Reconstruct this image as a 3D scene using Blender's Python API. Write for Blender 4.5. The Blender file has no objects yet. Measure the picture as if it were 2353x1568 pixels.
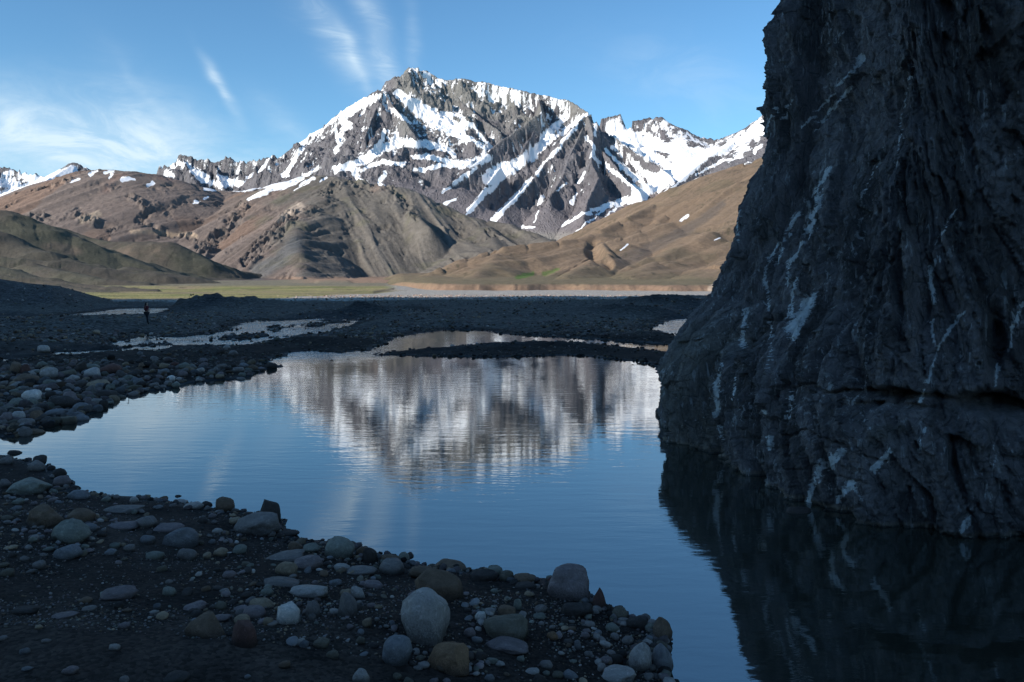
import bpy, bmesh, math, random
import numpy as np
from mathutils import Vector, Matrix, Euler

random.seed(7)
RS = np.random.RandomState(11)
SC = bpy.context.scene
COLL = SC.collection
PI = math.pi

# ------------------------------------------------------------------ camera
CAM_H = 4.0                      # eye height above the pond
F = 1905.0                       # focal length in units of a 2353 x 1568 picture
CX, HOR = 1176.5, 636.5          # principal column and horizon row in that picture
cam_d = bpy.data.cameras.new('camera')
cam = bpy.data.objects.new('camera', cam_d)
COLL.objects.link(cam)
cam.location = (0, 0, CAM_H)
cam.rotation_euler = (PI / 2, 0, 0)
cam_d.sensor_width = 36.0
cam_d.lens = F / 2353.0 * 36.0
cam_d.shift_y = -(784.0 - HOR) / 2353.0
cam_d.clip_start = 0.1
cam_d.clip_end = 40000
SC.camera = cam

# ------------------------------------------------------------------ light
SUN_EL = math.radians(23.5)
SX, SY = -0.82, -0.57           # horizontal direction towards the sun
_n = math.hypot(SX, SY); SX /= _n; SY /= _n
sun_d = bpy.data.lights.new('sun', 'SUN')
sun_d.energy = 5.0
sun_d.angle = math.radians(0.5)
sun_d.color = (1.0, 0.92, 0.82)
sun = bpy.data.objects.new('sun', sun_d)
COLL.objects.link(sun)
sdir = Vector((SX * math.cos(SUN_EL), SY * math.cos(SUN_EL), math.sin(SUN_EL)))
sun.rotation_euler = sdir.to_track_quat('Z', 'Y').to_euler()
sun.location = (-50, -30, 60)

world = bpy.data.worlds.new('World')
SC.world = world
world.use_nodes = True
SKY_STRENGTH = 0.125


class NT:
    """small helper to write node graphs"""
    def __init__(self, tree):
        self.t = tree
        self.n = tree.nodes
        self.l = tree.links

    def node(self, kind, **kw):
        nd = self.n.new(kind)
        for k, v in kw.items():
            setattr(nd, k, v)
        return nd

    def put(self, sock, val):
        if hasattr(val, 'is_output') or isinstance(val, bpy.types.NodeSocket):
            self.l.new(val, sock)
        elif val is not None:
            sock.default_value = val

    def math(self, op, a, b=None, c=None, clamp=False):
        nd = self.node('ShaderNodeMath', operation=op, use_clamp=clamp)
        self.put(nd.inputs[0], a)
        if b is not None: self.put(nd.inputs[1], b)
        if c is not None: self.put(nd.inputs[2], c)
        return nd.outputs[0]

    def vmath(self, op, a, b=None, scale=None):
        nd = self.node('ShaderNodeVectorMath', operation=op)
        self.put(nd.inputs[0], a)
        if b is not None: self.put(nd.inputs[1], b)
        if scale is not None: self.put(nd.inputs['Scale'], scale)
        return nd.outputs[0]

    def mix(self, f, a, b, blend='MIX'):
        nd = self.node('ShaderNodeMix', data_type='RGBA', blend_type=blend)
        self.put(nd.inputs[0], f); self.put(nd.inputs[6], a); self.put(nd.inputs[7], b)
        return nd.outputs[2]

    def noise(self, vec, scale, detail=6, rough=0.55, dist=0.0, ntype='FBM'):
        nd = self.node('ShaderNodeTexNoise', noise_type=ntype)
        self.put(nd.inputs['Vector'], vec)
        nd.inputs['Scale'].default_value = scale
        nd.inputs['Detail'].default_value = detail
        nd.inputs['Roughness'].default_value = rough
        nd.inputs['Distortion'].default_value = dist
        return nd.outputs[0]

    def voro(self, vec, scale, feature='F1', out='Distance', rand=1.0):
        nd = self.node('ShaderNodeTexVoronoi', feature=feature)
        self.put(nd.inputs['Vector'], vec)
        nd.inputs['Scale'].default_value = scale
        nd.inputs['Randomness'].default_value = rand
        return nd.outputs[out]

    def remap(self, v, a, b, c=0.0, d=1.0, smooth=True):
        nd = self.node('ShaderNodeMapRange', interpolation_type='SMOOTHSTEP' if smooth else 'LINEAR')
        self.put(nd.inputs[0], v)
        for i, x in enumerate((a, b, c, d)):
            nd.inputs[i + 1].default_value = x
        return nd.outputs[0]

    def mapping(self, vec, loc=(0, 0, 0), rot=(0, 0, 0), scale=(1, 1, 1)):
        nd = self.node('ShaderNodeMapping')
        self.put(nd.inputs[0], vec)
        nd.inputs[1].default_value = loc
        nd.inputs[2].default_value = rot
        nd.inputs[3].default_value = scale
        return nd.outputs[0]

    def attr(self, name, kind='GEOMETRY'):
        return self.node('ShaderNodeAttribute', attribute_name=name, attribute_type=kind)

    def bump(self, h, strength, dist, normal=None):
        nd = self.node('ShaderNodeBump')
        self.put(nd.inputs['Height'], h)
        nd.inputs['Strength'].default_value = strength
        nd.inputs['Distance'].default_value = dist
        if normal is not None: self.put(nd.inputs['Normal'], normal)
        return nd.outputs[0]


def build_world():
    w = NT(world.node_tree)
    w.n.clear()
    out = w.node('ShaderNodeOutputWorld')
    bg = w.node('ShaderNodeBackground')
    sky = w.node('ShaderNodeTexSky', sky_type='NISHITA')
    sky.sun_disc = False
    sky.sun_elevation = SUN_EL
    sky.sun_rotation = math.atan2(SX, SY)
    sky.altitude = 2400
    sky.air_density = 1.25
    sky.dust_density = 0.35
    sky.ozone_density = 1.3
    # thin cirrus, laid out over the dome by azimuth and elevation
    tc = w.node('ShaderNodeTexCoord')
    sep = w.node('ShaderNodeSeparateXYZ')
    w.l.new(tc.outputs['Generated'], sep.inputs[0])
    az = w.math('ARCTAN2', sep.outputs[0], sep.outputs[1])
    el = w.math('ARCSINE', sep.outputs[2])
    comb = w.node('ShaderNodeCombineXYZ')
    w.l.new(az, comb.inputs[0]); w.l.new(el, comb.inputs[1])
    pos = comb.outputs[0]
    warp = w.noise(pos, 5.0, 3, 0.5)
    total = None
    # column, row (picture units), half length, half width, angle below horizontal, strength, seed
    wisps = [(235, 350, 300, 80, 3, 0.85, 0.0), (60, 320, 150, 60, 20, 0.45, 3.1), (330, 300, 120, 60, 60, 0.35, 7.9),
             (450, 330, 140, 60, 40, 0.28, 5.0), (765, 110, 105, 34, 47, 0.62, 1.7),
             (800, 145, 70, 12, 58, 0.40, 2.2), (868, 115, 125, 30, 64, 0.62, 9.3),
             (487, 170, 18, 12, 60, 0.5, 3.3), (515, 205, 64, 11, 58, 0.55, 4.4), (655, 270, 80, 26, 30, 0.20, 6.1),
             (945, 95, 80, 16, 78, 0.20, 7.7), (1570, 190, 190, 60, 20, 0.16, 8.2),
             (350, 240, 90, 14, 50, 0.16, 2.9), (-500, 330, 420, 110, 3, 0.5, 1.2),
             (2900, 300, 420, 90, -5, 0.35, 6.6)]
    for (vx, vy, ra, rb, ang, st, seed) in wisps:
        a0 = math.atan((vx - CX) / F)
        e0 = math.atan((HOR - vy) / F * math.cos(a0))
        th = math.radians(ang)
        loc = w.mapping(w.vmath('SUBTRACT', pos, (a0, e0, 0)), rot=(0, 0, th))
        s2 = w.node('ShaderNodeSeparateXYZ'); w.l.new(loc, s2.inputs[0])
        wob = w.math('MULTIPLY', w.math('SUBTRACT', warp, 0.5), 0.09)
        a = w.math('DIVIDE', s2.outputs[0], ra / F)
        b = w.math('DIVIDE', w.math('ADD', s2.outputs[1], wob), rb / F)
        r2 = w.math('ADD', w.math('MULTIPLY', a, a), w.math('MULTIPLY', b, b))
        mask = w.math('EXPONENT', w.math('MULTIPLY', r2, -1.0))
        fan = 75 if rb > 40 else ang
        streak = w.mapping(pos, loc=(seed, seed, seed), rot=(0, 0, math.radians(fan)), scale=(4.0, 11.0, 1.0))
        nz = w.remap(w.noise(streak, 2.6, 9, 0.66, 1.3), 0.36, 0.72)
        base = 0.35 if rb < 40 else 0.3
        m = w.math('MULTIPLY', mask, w.math('MULTIPLY_ADD', nz, 1.0 - base, base))
        m = w.math('MULTIPLY', m, st)
        total = m if total is None else w.math('ADD', total, m)
    # a little more veil just above the horizon all the way round
    veil = w.math('MULTIPLY', w.math('EXPONENT', w.math('MULTIPLY', w.math('ABSOLUTE', el), -9.0)), 0.16)
    total = w.math('ADD', total, veil)
    total = w.math('MINIMUM', total, 0.9)
    cloud = (4.6, 5.6, 6.3, 1)
    tint = w.mix(1.0, sky.outputs[0], (0.49, 0.80, 0.98, 1), 'MULTIPLY')
    col = w.mix(total, tint, cloud)
    w.l.new(col, bg.inputs[0])
    bg.inputs[1].default_value = SKY_STRENGTH
    w.l.new(bg.outputs[0], out.inputs[0])


build_world()
SC.view_settings.view_transform = 'Standard'
SC.view_settings.look = 'None'
SC.view_settings.exposure = 0.45
SC.view_settings.gamma = 1.0
SC.view_settings.use_curve_mapping = False
SC.cycles.max_bounces = 6
SC.cycles.transparent_max_bounces = 8

# ------------------------------------------------------------------ noise
def _hash(ix, iy, iz, seed):
    h = (ix.astype(np.int64) * 374761393 + iy.astype(np.int64) * 668265263 + iz.astype(np.int64) * 2147483647 + seed * 974634777) & 0xffffffff
    h = ((h ^ (h >> 13)) * 1274126177) & 0xffffffff
    h = h ^ (h >> 16)
    return ((h & 0xffffff).astype(np.float32)) / 16777215.0


def vnoise2(x, y, seed=0):
    x0 = np.floor(x); y0 = np.floor(y)
    fx = (x - x0).astype(np.float32); fy = (y - y0).astype(np.float32)
    fx = fx * fx * fx * (fx * (fx * 6 - 15) + 10)
    fy = fy * fy * fy * (fy * (fy * 6 - 15) + 10)
    z = np.zeros(1, dtype=np.int64)
    ix = x0.astype(np.int64); iy = y0.astype(np.int64)
    a = _hash(ix, iy, z, seed); b = _hash(ix + 1, iy, z, seed)
    c = _hash(ix, iy + 1, z, seed); d = _hash(ix + 1, iy + 1, z, seed)
    return (a + (b - a) * fx) * (1 - fy) + (c + (d - c) * fx) * fy


def vnoise3(x, y, z, seed=0):
    x0 = np.floor(x); y0 = np.floor(y); z0 = np.floor(z)
    f = [(v - w_).astype(np.float32) for v, w_ in ((x, x0), (y, y0), (z, z0))]
    fx, fy, fz = [t * t * (3 - 2 * t) for t in f]
    ix = x0.astype(np.int64); iy = y0.astype(np.int64); iz = z0.astype(np.int64)
    r = []
    for k in (0, 1):
        a = _hash(ix, iy, iz + k, seed); b = _hash(ix + 1, iy, iz + k, seed)
        c = _hash(ix, iy + 1, iz + k, seed); d = _hash(ix + 1, iy + 1, iz + k, seed)
        r.append((a + (b - a) * fx) * (1 - fy) + (c + (d - c) * fx) * fy)
    return r[0] * (1 - fz) + r[1] * fz


ROT = (math.cos(0.6), math.sin(0.6))


def fbm2(x, y, octv=5, gain=0.5, lac=2.03, seed=0):
    s = 0; amp = 1; tot = 0
    for o in range(octv):
        s = s + amp * (vnoise2(x, y, seed + o * 17) * 2 - 1); tot += amp
        x, y = (x * ROT[0] - y * ROT[1]) * lac + 3.7, (x * ROT[1] + y * ROT[0]) * lac - 1.3
        amp *= gain
    return s / tot


def ridged2(x, y, octv=5, gain=0.5, lac=2.03, seed=0):
    """0..1, sharp crests at 1"""
    s = 0; amp = 1; tot = 0; w = 1
    for o in range(octv):
        n = 1 - np.abs(vnoise2(x, y, seed + o * 17) * 2 - 1)
        n = n * n
        s = s + amp * n * w; tot += amp
        w = np.clip(n * 1.6, 0, 1)
        x, y = (x * ROT[0] - y * ROT[1]) * lac + 3.7, (x * ROT[1] + y * ROT[0]) * lac - 1.3
        amp *= gain
    return s / tot


def fbm3(x, y, z, octv=4, gain=0.5, seed=0):
    s = 0; amp = 1; tot = 0
    for o in range(octv):
        s = s + amp * (vnoise3(x, y, z, seed + o * 13) * 2 - 1); tot += amp
        x, y, z = x * 2.03 + 1.7, y * 2.03 + 5.1, z * 2.03 - 2.2
        amp *= gain
    return s / tot


def sstep(a, b, x):
    t = np.clip((x - a) / (b - a), 0, 1)
    return t * t * (3 - 2 * t)


# ------------------------------------------------------------------ picture <-> place
def P(vx, vy, Y):
    return ((vx - CX) / F * Y, Y, CAM_H + (HOR - vy) / F * Y)


def G(vx, vy, z=0.0):
    Y = (CAM_H - z) * F / (vy - HOR)
    return ((vx - CX) / F * Y, Y)


def to_px(X, Y, Z):
    return CX + X / Y * F, HOR - (Z - CAM_H) / Y * F


def seg_dist(X, Y, ax, ay, bx, by):
    dx, dy = bx - ax, by - ay
    L = dx * dx + dy * dy + 1e-9
    t = np.clip(((X - ax) * dx + (Y - ay) * dy) / L, 0, 1)
    ex = X - (ax + t * dx); ey = Y - (ay + t * dy)
    return np.sqrt(ex * ex + ey * ey), t, math.sqrt(L)


def poly_sdf(X, Y, poly):
    """signed distance, negative inside"""
    d = np.full(X.shape, 1e9, np.float32)
    inside = np.zeros(X.shape, bool)
    n = len(poly)
    for i in range(n):
        ax, ay = poly[i]; bx, by = poly[(i + 1) % n]
        dd, _, _ = seg_dist(X, Y, ax, ay, bx, by)
        d = np.minimum(d, dd)
        if ay != by:
            c = ((ay > Y) != (by > Y)) & (X < (bx - ax) * (Y - ay) / (by - ay) + ax)
            inside ^= c
    return np.where(inside, -d, d)


def stroke(vx, vy, pts, w0, w1=None):
    """1 on the line, 0 at the given half width, negative beyond"""
    if w1 is None: w1 = w0
    best = np.full(vx.shape, -9.0, np.float32)
    n = len(pts) - 1
    for i in range(n):
        d, t, _ = seg_dist(vx, vy, pts[i][0], pts[i][1], pts[i + 1][0], pts[i + 1][1])
        w = w0 + (w1 - w0) * (i + t) / n
        best = np.maximum(best, 1 - d / w)
    return best


# ------------------------------------------------------------------ mesh helpers
def link(name, me, mat=None, parent=None, kind=None):
    o = bpy.data.objects.new(name, me)
    COLL.objects.link(o)
    if mat is not None: me.materials.append(mat)
    if parent is not None: o.parent = parent
    if kind: o['kind'] = kind
    return o


def grid_mesh(name, X, Y, Z, attrs=None, smooth=True, wrap=False):
    """rows x columns of points to one sheet of quads"""
    R, C = X.shape
    me = bpy.data.meshes.new(name)
    co = np.stack([X, Y, Z], -1).astype(np.float32).reshape(-1, 3)
    me.vertices.add(R * C)
    me.vertices.foreach_set('co', co.ravel())
    idx = np.arange(R * C, dtype=np.int32).reshape(R, C)
    a = idx[:-1, :-1]; b = idx[:-1, 1:]; c = idx[1:, 1:]; d = idx[1:, :-1]
    q = np.stack([a, b, c, d], -1).reshape(-1, 4)
    nf = len(q)
    me.loops.add(nf * 4)
    me.loops.foreach_set('vertex_index', q.ravel())
    me.polygons.add(nf)
    me.polygons.foreach_set('loop_start', np.arange(0, nf * 4, 4, dtype=np.int32))
    me.polygons.foreach_set('loop_total', np.full(nf, 4, dtype=np.int32))
    if smooth:
        me.polygons.foreach_set('use_smooth', np.ones(nf, bool))
    for k, v in (attrs or {}).items():
        if v.ndim == 3:
            at = me.attributes.new(k, 'FLOAT_COLOR', 'POINT')
            buf = np.ones((R * C, 4), np.float32); buf[:, :3] = v.reshape(-1, 3)
            at.data.foreach_set('color', buf.ravel())
        else:
            at = me.attributes.new(k, 'FLOAT', 'POINT')
            at.data.foreach_set('value', v.astype(np.float32).ravel())
    me.update(calc_edges=True)
    return me


def blend(c, col, m):
    m = np.clip(m, 0, 1)[..., None]
    return c * (1 - m) + np.array(col, np.float32) * m


def slope_of(X, Y, Z):
    """steepness (rise over run) and concavity on a fan grid"""
    dXc = np.gradient(X, axis=1); dZc = np.gradient(Z, axis=1)
    gx = dZc / (dXc + 1e-9)
    dYr = np.gradient(Y, axis=0); dZr = np.gradient(Z, axis=0); dXr = np.gradient(X, axis=0)
    gy = (dZr - gx * dXr) / (dYr + 1e-9)
    return gx, gy, np.sqrt(gx * gx + gy * gy)


def fan(vx0, vx1, nc, ys):
    vx = np.linspace(vx0, vx1, nc, dtype=np.float64)[None, :]
    Y = np.asarray(ys, np.float64)[:, None] * np.ones_like(vx)
    X = (vx - CX) / F * Y
    return X, Y


def ridge_field(X, Y, ridges, rnd=0.0, axs=1.0):
    """height = the highest of all ridge lines minus their fall-off; also the arc position and distance of the winner"""
    H = np.full(X.shape, -1e9); A = np.zeros(X.shape); D = np.zeros(X.shape)
    base = 0.0
    for r in ridges:
        pts = [P(*p) if len(p) == 3 else p[:3] for p in r['p']]
        ax = r.get('ax', axs); sl = r.get('s', 0.7); cc = r.get('c', 0.0); rr = r.get('r', rnd)
        arc = base
        for i in range(len(pts) - 1):
            a, b = pts[i], pts[i + 1]
            d, t, L = seg_dist(X * ax, Y, a[0] * ax, a[1], b[0] * ax, b[1])
            zc = a[2] + (b[2] - a[2]) * t
            h = zc - sl * (np.sqrt(d * d + rr * rr) - rr) / (1 + cc * d)
            m = h > H
            H = np.where(m, h, H); A = np.where(m, arc + t * L, A); D = np.where(m, d, D)
            arc += L
        base = arc + 731.0
    return H, A, D


# ------------------------------------------------------------------ materials
def new_mat(name):
    m = bpy.data.materials.new(name)
    m.use_nodes = True
    t = NT(m.node_tree)
    b = t.n['Principled BSDF']
    b.inputs['Roughness'].default_value = 0.95
    b.inputs['Specular IOR Level'].default_value = 0.2
    return m, t, b


def mountain_mat(name, scale, bump, snow=True, var=0.35):
    m, t, b = new_mat(name)
    geo = t.node('ShaderNodeNewGeometry')
    pos = geo.outputs['Position']
    col = t.attr('tone').outputs['Color']
    n1 = t.noise(pos, scale, 9, 0.68, 0.3)
    n2 = t.noise(pos, scale * 6.1, 6, 0.7)
    f = t.math('ADD', t.math('MULTIPLY', n1, 0.65), t.math('MULTIPLY', n2, 0.35))
    v = t.remap(f, 0.3, 0.7, 1 - var, 1 + var, smooth=False)
    cc = t.vmath('SCALE', col, scale=v)
    hb = f
    if snow:
        s = t.attr('snow').outputs['Fac']
        k = t.math('ADD', s, t.math('MULTIPLY', t.math('SUBTRACT', t.math('ADD', t.math('MULTIPLY', n1, .4), t.math('MULTIPLY', n2, .6)), 0.5), 1.35))
        k = t.remap(k, 0.42, 0.60)
        cc = t.mix(k, cc, (0.86, 0.87, 0.89, 1))
        hb = t.math('MULTIPLY', f, t.math('SUBTRACT', 1.0, t.math('MULTIPLY', k, 0.85)))
    n3 = t.noise(t.mapping(pos, scale=(1, 0.7, 0.5)), scale * 2.3, 6, 0.7, 0.8, 'RIDGED_MULTIFRACTAL') if snow == 'crag' else None
    t.put(b.inputs['Base Color'], cc)
    nn = t.bump(hb, 1.0, bump)
    if n3 is not None:
        nn = t.bump(t.math('MULTIPLY', n3, t.math('SUBTRACT', 1.0, t.math('MULTIPLY', k, 0.9))), 0.9, bump * 1.1, nn)
    t.put(b.inputs['Normal'], nn)
    return m


def rgb(r, g, b):
    return (r, g, b)


# ================================================================== MOUNTAINS
def flutes(A, D, wl, seed, stretch=5.0, wb=1.1):
    """gullies that run down the fall line from a crest"""
    wob = fbm2(A / (wl * 2.4), D / (wl * 4), 3, seed=seed + 5) * wb
    return ridged2(A / wl + wob, D / (wl * stretch) + wob * 0.4, 4, seed=seed)


def build_massif():
    ys = np.concatenate([np.linspace(4150, 7100, 400), np.linspace(7120, 8700, 40)])
    X, Y = fan(470, 2050, 840, ys)
    S = 0.80
    R = [
        dict(s=0.86, c=0.00010, p=[(430, 500, 7100), (480, 470, 7000), (560, 428, 6950), (590, 407, 6900), (625, 372, 6850), (665, 342, 6750), (700, 318, 6700),
              (740, 291, 6650), (770, 266, 6600), (800, 244, 6550), (835, 222, 6500), (868, 205, 6450), (886, 207, 6450), (903, 213, 6600), (925, 180, 6800),
              (948, 154, 6900), (962, 163, 6900), (980, 160, 6950), (1000, 173, 6950), (1020, 183, 6950), (1060, 178, 6950), (1090, 185, 6950), (1130, 191, 6950),
              (1180, 202, 6900), (1230, 213, 6900), (1280, 223, 6850), (1308, 228, 6800), (1330, 242, 6700), (1350, 256, 6400), (1386, 294, 6300), (1445, 337, 6100), (1511, 379, 5850), (1540, 402, 5700)]),
        # pyramid spine and its side ribs
        dict(s=0.95, p=[(1348, 257, 6350), (1363, 304, 6030), (1358, 370, 5640), (1376, 405, 5420), (1350, 459, 5080), (1340, 500, 4860)]),
        dict(s=0.95, p=[(1340, 262, 6300), (1304, 308, 6010), (1268, 352, 5800), (1228, 402, 5560), (1192, 442, 5380), (1152, 482, 5150)]),
        dict(s=1.0, p=[(1340, 290, 6150), (1312, 350, 5800), (1290, 410, 5480), (1262, 452, 5220)]),
        dict(s=1.0, p=[(1363, 320, 6000), (1400, 360, 5800), (1430, 400, 5560), (1470, 438, 5330)]),
        # spur left of the long couloir
        dict(s=1.0, p=[(1238, 222, 6850), (1244, 253, 6480), (1206, 283, 6300), (1162, 313, 6130), (1131, 336, 6000), (1105, 364, 5850), (1073, 386, 5700), (1014, 438, 5380), (960, 472, 5180)]),
        dict(s=1.0, p=[(1244, 255, 6540), (1222, 306, 6220), (1200, 340, 6050)]),
        dict(s=1.0, p=[(1150, 380, 5760), (1118, 420, 5520), (1092, 462, 5260), (1060, 500, 5050)]),
        # dark sub-peak left of the summit
        dict(s=1.15, p=[(880, 206, 6450), (862, 250, 6200), (846, 290, 5960), (838, 312, 5860)]),
        dict(s=1.15, p=[(884, 208, 6450), (908, 246, 6230), (934, 282, 6030), (955, 312, 5900)]),
        # summit rib and the grey face under it
        dict(s=0.95, p=[(948, 155, 6900), (955, 182, 6770), (985, 205, 6690), (1010, 222, 6640)]),
        dict(s=0.9, p=[(1030, 205, 6840), (1070, 240, 6560), (1105, 268, 6420), (1150, 300, 6280)]),
        # left hand buttresses
        dict(s=1.0, p=[(770, 268, 6600), (758, 306, 6420), (742, 350, 6180), (728, 402, 5900), (720, 430, 5750)]),
        dict(s=1.0, p=[(700, 320, 6700), (690, 360, 6480), (672, 402, 6250)]),
        dict(s=1.1, p=[(800, 346, 6080), (836, 372, 5920), (868, 398, 5720), (886, 430, 5520)]),
        dict(s=1.1, p=[(990, 352, 6020), (1004, 372, 5900), (1000, 402, 5700), (985, 430, 5500)]),
        dict(s=1.1, p=[(905, 388, 5800), (925, 408, 5640), (950, 440, 5450)]),
        dict(s=1.1, p=[(1040, 322, 6200), (1062, 340, 6080), (1068, 356, 5990)]),
        # snowy crest to the right, further back, and the dark rib before it
        dict(s=0.62, c=0.00005, p=[(1340, 300, 7700), (1385, 268, 7600), (1405, 264, 7600), (1425, 257, 7600), (1450, 273, 7600), (1472, 273, 7600), (1500, 268, 7550), (1517, 266, 7500), (1545, 291, 7450),
              (1575, 306, 7400), (1610, 314, 7300), (1650, 319, 7200), (1690, 305, 7000), (1720, 290, 6900), (1755, 262, 6800), (1850, 215, 6600), (2000, 180, 6500), (2200, 200, 6500)]),
        dict(s=0.75, p=[(1760, 300, 6500), (1700, 320, 6300), (1650, 345, 6100), (1600, 380, 5850), (1560, 415, 5600), (1510, 455, 5200), (1460, 480, 4900), (1400, 520, 4500)]),
        dict(s=0.95, p=[(1390, 300, 6900), (1430, 330, 6600), (1470, 352, 6400), (1510, 380, 6100)]),
    ]
    H, A, D = ridge_field(X, Y, R)
    floor = P(0, 556, 4300)[2] + (Y - 4300) * 0.06
    vx, _ = to_px(X, Y, H)
    dH = H - floor
    rocky = sstep(150, 520, dH + fbm2(X / 500, Y / 500, 3, seed=3) * 200) * (1 - 0.75 * sstep(1490, 1530, vx))
    rocky = np.maximum(rocky, 0.10)
    near = sstep(0, 60, D)
    fl = flutes(A, D, 150, 21) ** 1.0
    f2 = flutes(A, D, 52, 44, 4.0)
    rg = ridged2(X / 420 + 4, Y / 420, 7, 0.56, seed=31)
    sm = ridged2(X / 75, Y / 95, 4, 0.6, seed=77)
    sm2 = ridged2(X / 30, Y / 42, 3, 0.6, seed=78)
    # fine relief also breaks up the skyline
    H = H + rocky * ((fl - 0.6) * 80 * (0.05 + 0.95 * near) + (f2 - 0.6) * 40 * (0.2 + 0.8 * near) + (rg - 0.55) * 200 * (0.06 + 0.94 * near) + ((sm - 0.5) * 34 + (sm2 - 0.5) * 18) * (0.35 + 0.65 * near))
    H = np.maximum(H, floor + fbm2(X / 300, Y / 300, 4, seed=8) * 14 - 10 + (1 - rocky) * 4)
    # valley at the feet: a shallow trough that climbs to the right
    gx, gy, sl = slope_of(X, Y, H)
    vx, vy = to_px(X, Y, H)
    wx = vx + fbm2(X / 60, Y / 90, 4, 0.6, seed=91) * 9; wy = vy + fbm2(X / 60 + 9, Y / 60, 4, 0.6, seed=92) * 7
    sn = np.full(X.shape, -3.0, np.float32)
    for pts, w0, w1 in [
        ([(912, 214), (935, 232), (965, 248), (1000, 266), (1035, 285), (1060, 300)], 9, 15),
        ([(940, 240), (985, 275), (1040, 305), (1085, 322), (1120, 342)], 10, 6), ([(1010, 262), (1050, 262), (1095, 300), (1125, 338)], 7, 3),
        ([(888, 248), (915, 262), (945, 282)], 7, 5),
        ([(862, 222), (838, 236), (806, 256), (786, 272), (800, 290)], 9, 8), ([(836, 224), (800, 248), (760, 280), (720, 306), (690, 330)], 6, 3),
        ([(805, 285), (790, 300), (782, 318)], 6, 5), ([(770, 300), (780, 330), (770, 350)], 6, 5), ([(700, 330), (675, 372), (655, 402)], 5, 6),
        ([(885, 298), (872, 330), (850, 352), (836, 366)], 5, 9), ([(912, 305), (905, 326)], 4, 4), ([(836, 366), (880, 340), (930, 328), (985, 334), (1030, 342), (1046, 356)], 11, 6),
        ([(776, 390), (815, 376), (850, 366)], 9, 6), ([(770, 385), (830, 392), (880, 372), (930, 378)], 6, 5), ([(1118, 362), (1080, 378), (1040, 372), (985, 362), (950, 360)], 12, 6),
        ([(1050, 380), (1000, 385), (950, 392)], 5, 4), ([(885, 400), (860, 430)], 5, 4), ([(730, 385), (705, 402)], 6, 5), ([(815, 400), (830, 415)], 6, 5),
        ([(1300, 268), (1268, 300), (1240, 340), (1195, 372), (1160, 392), (1125, 408)], 9, 17), ([(1345, 262), (1308, 292), (1262, 330), (1215, 364), (1150, 400)], 5, 5),
        ([(1330, 285), (1298, 322), (1270, 358), (1240, 386), (1230, 404)], 4, 4), ([(1370, 288), (1366, 312)], 5, 3), ([(1348, 318), (1366, 340), (1362, 360), (1400, 384)], 5, 3),
        ([(1160, 402), (1110, 446), (1075, 488)], 6, 6), ([(1130, 430), (1100, 468), (1066, 496)], 4, 2), ([(1222, 408), (1200, 438), (1170, 468), (1134, 504)], 5, 8),
        ([(1014, 442), (1040, 424), (1075, 400), (1095, 390)], 4, 5), ([(1005, 482), (1030, 464), (1048, 456)], 5, 3), ([(1248, 452), (1236, 472)], 6, 4), ([(1240, 488), (1226, 510)], 3, 2),
        ([(1205, 520), (1230, 523)], 5, 2), ([(1300, 420), (1275, 440)], 3, 2), ([(1325, 440), (1312, 470)], 2, 4), ([(1346, 392), (1330, 420)], 3, 2), ([(1380, 372), (1420, 402), (1460, 438), (1485, 446)], 4, 6),
        ([(1395, 345), (1432, 388), (1475, 420)], 5, 7), ([(1412, 338), (1455, 372), (1500, 410)], 6, 9), ([(1390, 282), (1420, 312), (1465, 340), (1530, 380)], 9, 14),
        ([(1415, 300), (1480, 325), (1540, 345), (1600, 352), (1660, 345), (1700, 325)], 16, 10), ([(1560, 340), (1570, 375), (1535, 405), (1490, 435), (1460, 448)], 28, 12),
        ([(1640, 345), (1600, 378), (1560, 405)], 9, 12), ([(1480, 452), (1430, 464), (1390, 476), (1340, 494), (1290, 518)], 9, 3), ([(1590, 395), (1545, 432), (1520, 448)], 4, 3),
        ([(1400, 474), (1360, 505), (1325, 535)], 2.5, 2), ([(1430, 470), (1400, 490), (1385, 510)], 3, 2), ([(1700, 330), (1720, 310), (1738, 292)], 8, 10), ([(1750, 290), (1738, 318)], 9, 6),
        ([(1600, 400), (1660, 372), (1700, 360)], 2.5, 3), ([(1745, 340), (1735, 352)], 6, 4), ([(1700, 352), (1712, 336)], 5, 3)]:
        sn = np.maximum(sn, stroke(wx, wy, pts, w0, w1))
    # wind-packed snow along the top and on gentle ledges
    top = stroke(wx, wy, [(965, 170), (1010, 186), (1080, 192), (1150, 202), (1230, 222), (1310, 246)], 20, 26) * 1.2
    top = np.maximum(top, stroke(wx, wy, [(948, 156), (960, 195)], 14, 16))
    top = np.maximum(top, stroke(wx, wy, [(1385, 270), (1450, 276), (1520, 280), (1600, 325), (1680, 325), (1750, 280), (2000, 220)], 22, 40))
    top = np.maximum(top, stroke(wx, wy, [(620, 378), (700, 325), (790, 262), (860, 215)], 11, 13))
    lap = -(np.gradient(np.gradient(H, axis=1), axis=1) + np.gradient(np.gradient(H, axis=0), axis=0))
    hollow = np.clip(-lap / 6.0, -1, 1)
    grain = fbm2(X / 30, Y / 40, 5, 0.66, seed=55)
    grain2 = fbm2(X / 120, Y / 150, 4, 0.6, seed=56)
    crag = (sm - 0.45) * 0.9 + (sm2 - 0.45) * 0.5 + (f2 - 0.55) * 0.6      # bare crests stand out of the snow
    high = sstep(430, 300, vy) * (1 - 0.4 * sstep(1130, 1250, vx) * sstep(270, 330, vy))
    amb = 0.06 + 0.13 * high + 0.14 * hollow + 0.28 * grain + 0.22 * grain2 - 0.15 * crag + 0.42 * (0.52 - f2) * (0.3 + 0.7 * high) + 0.22 * (0.5 - fl)
    top = np.clip(top, -1, 1)
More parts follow.
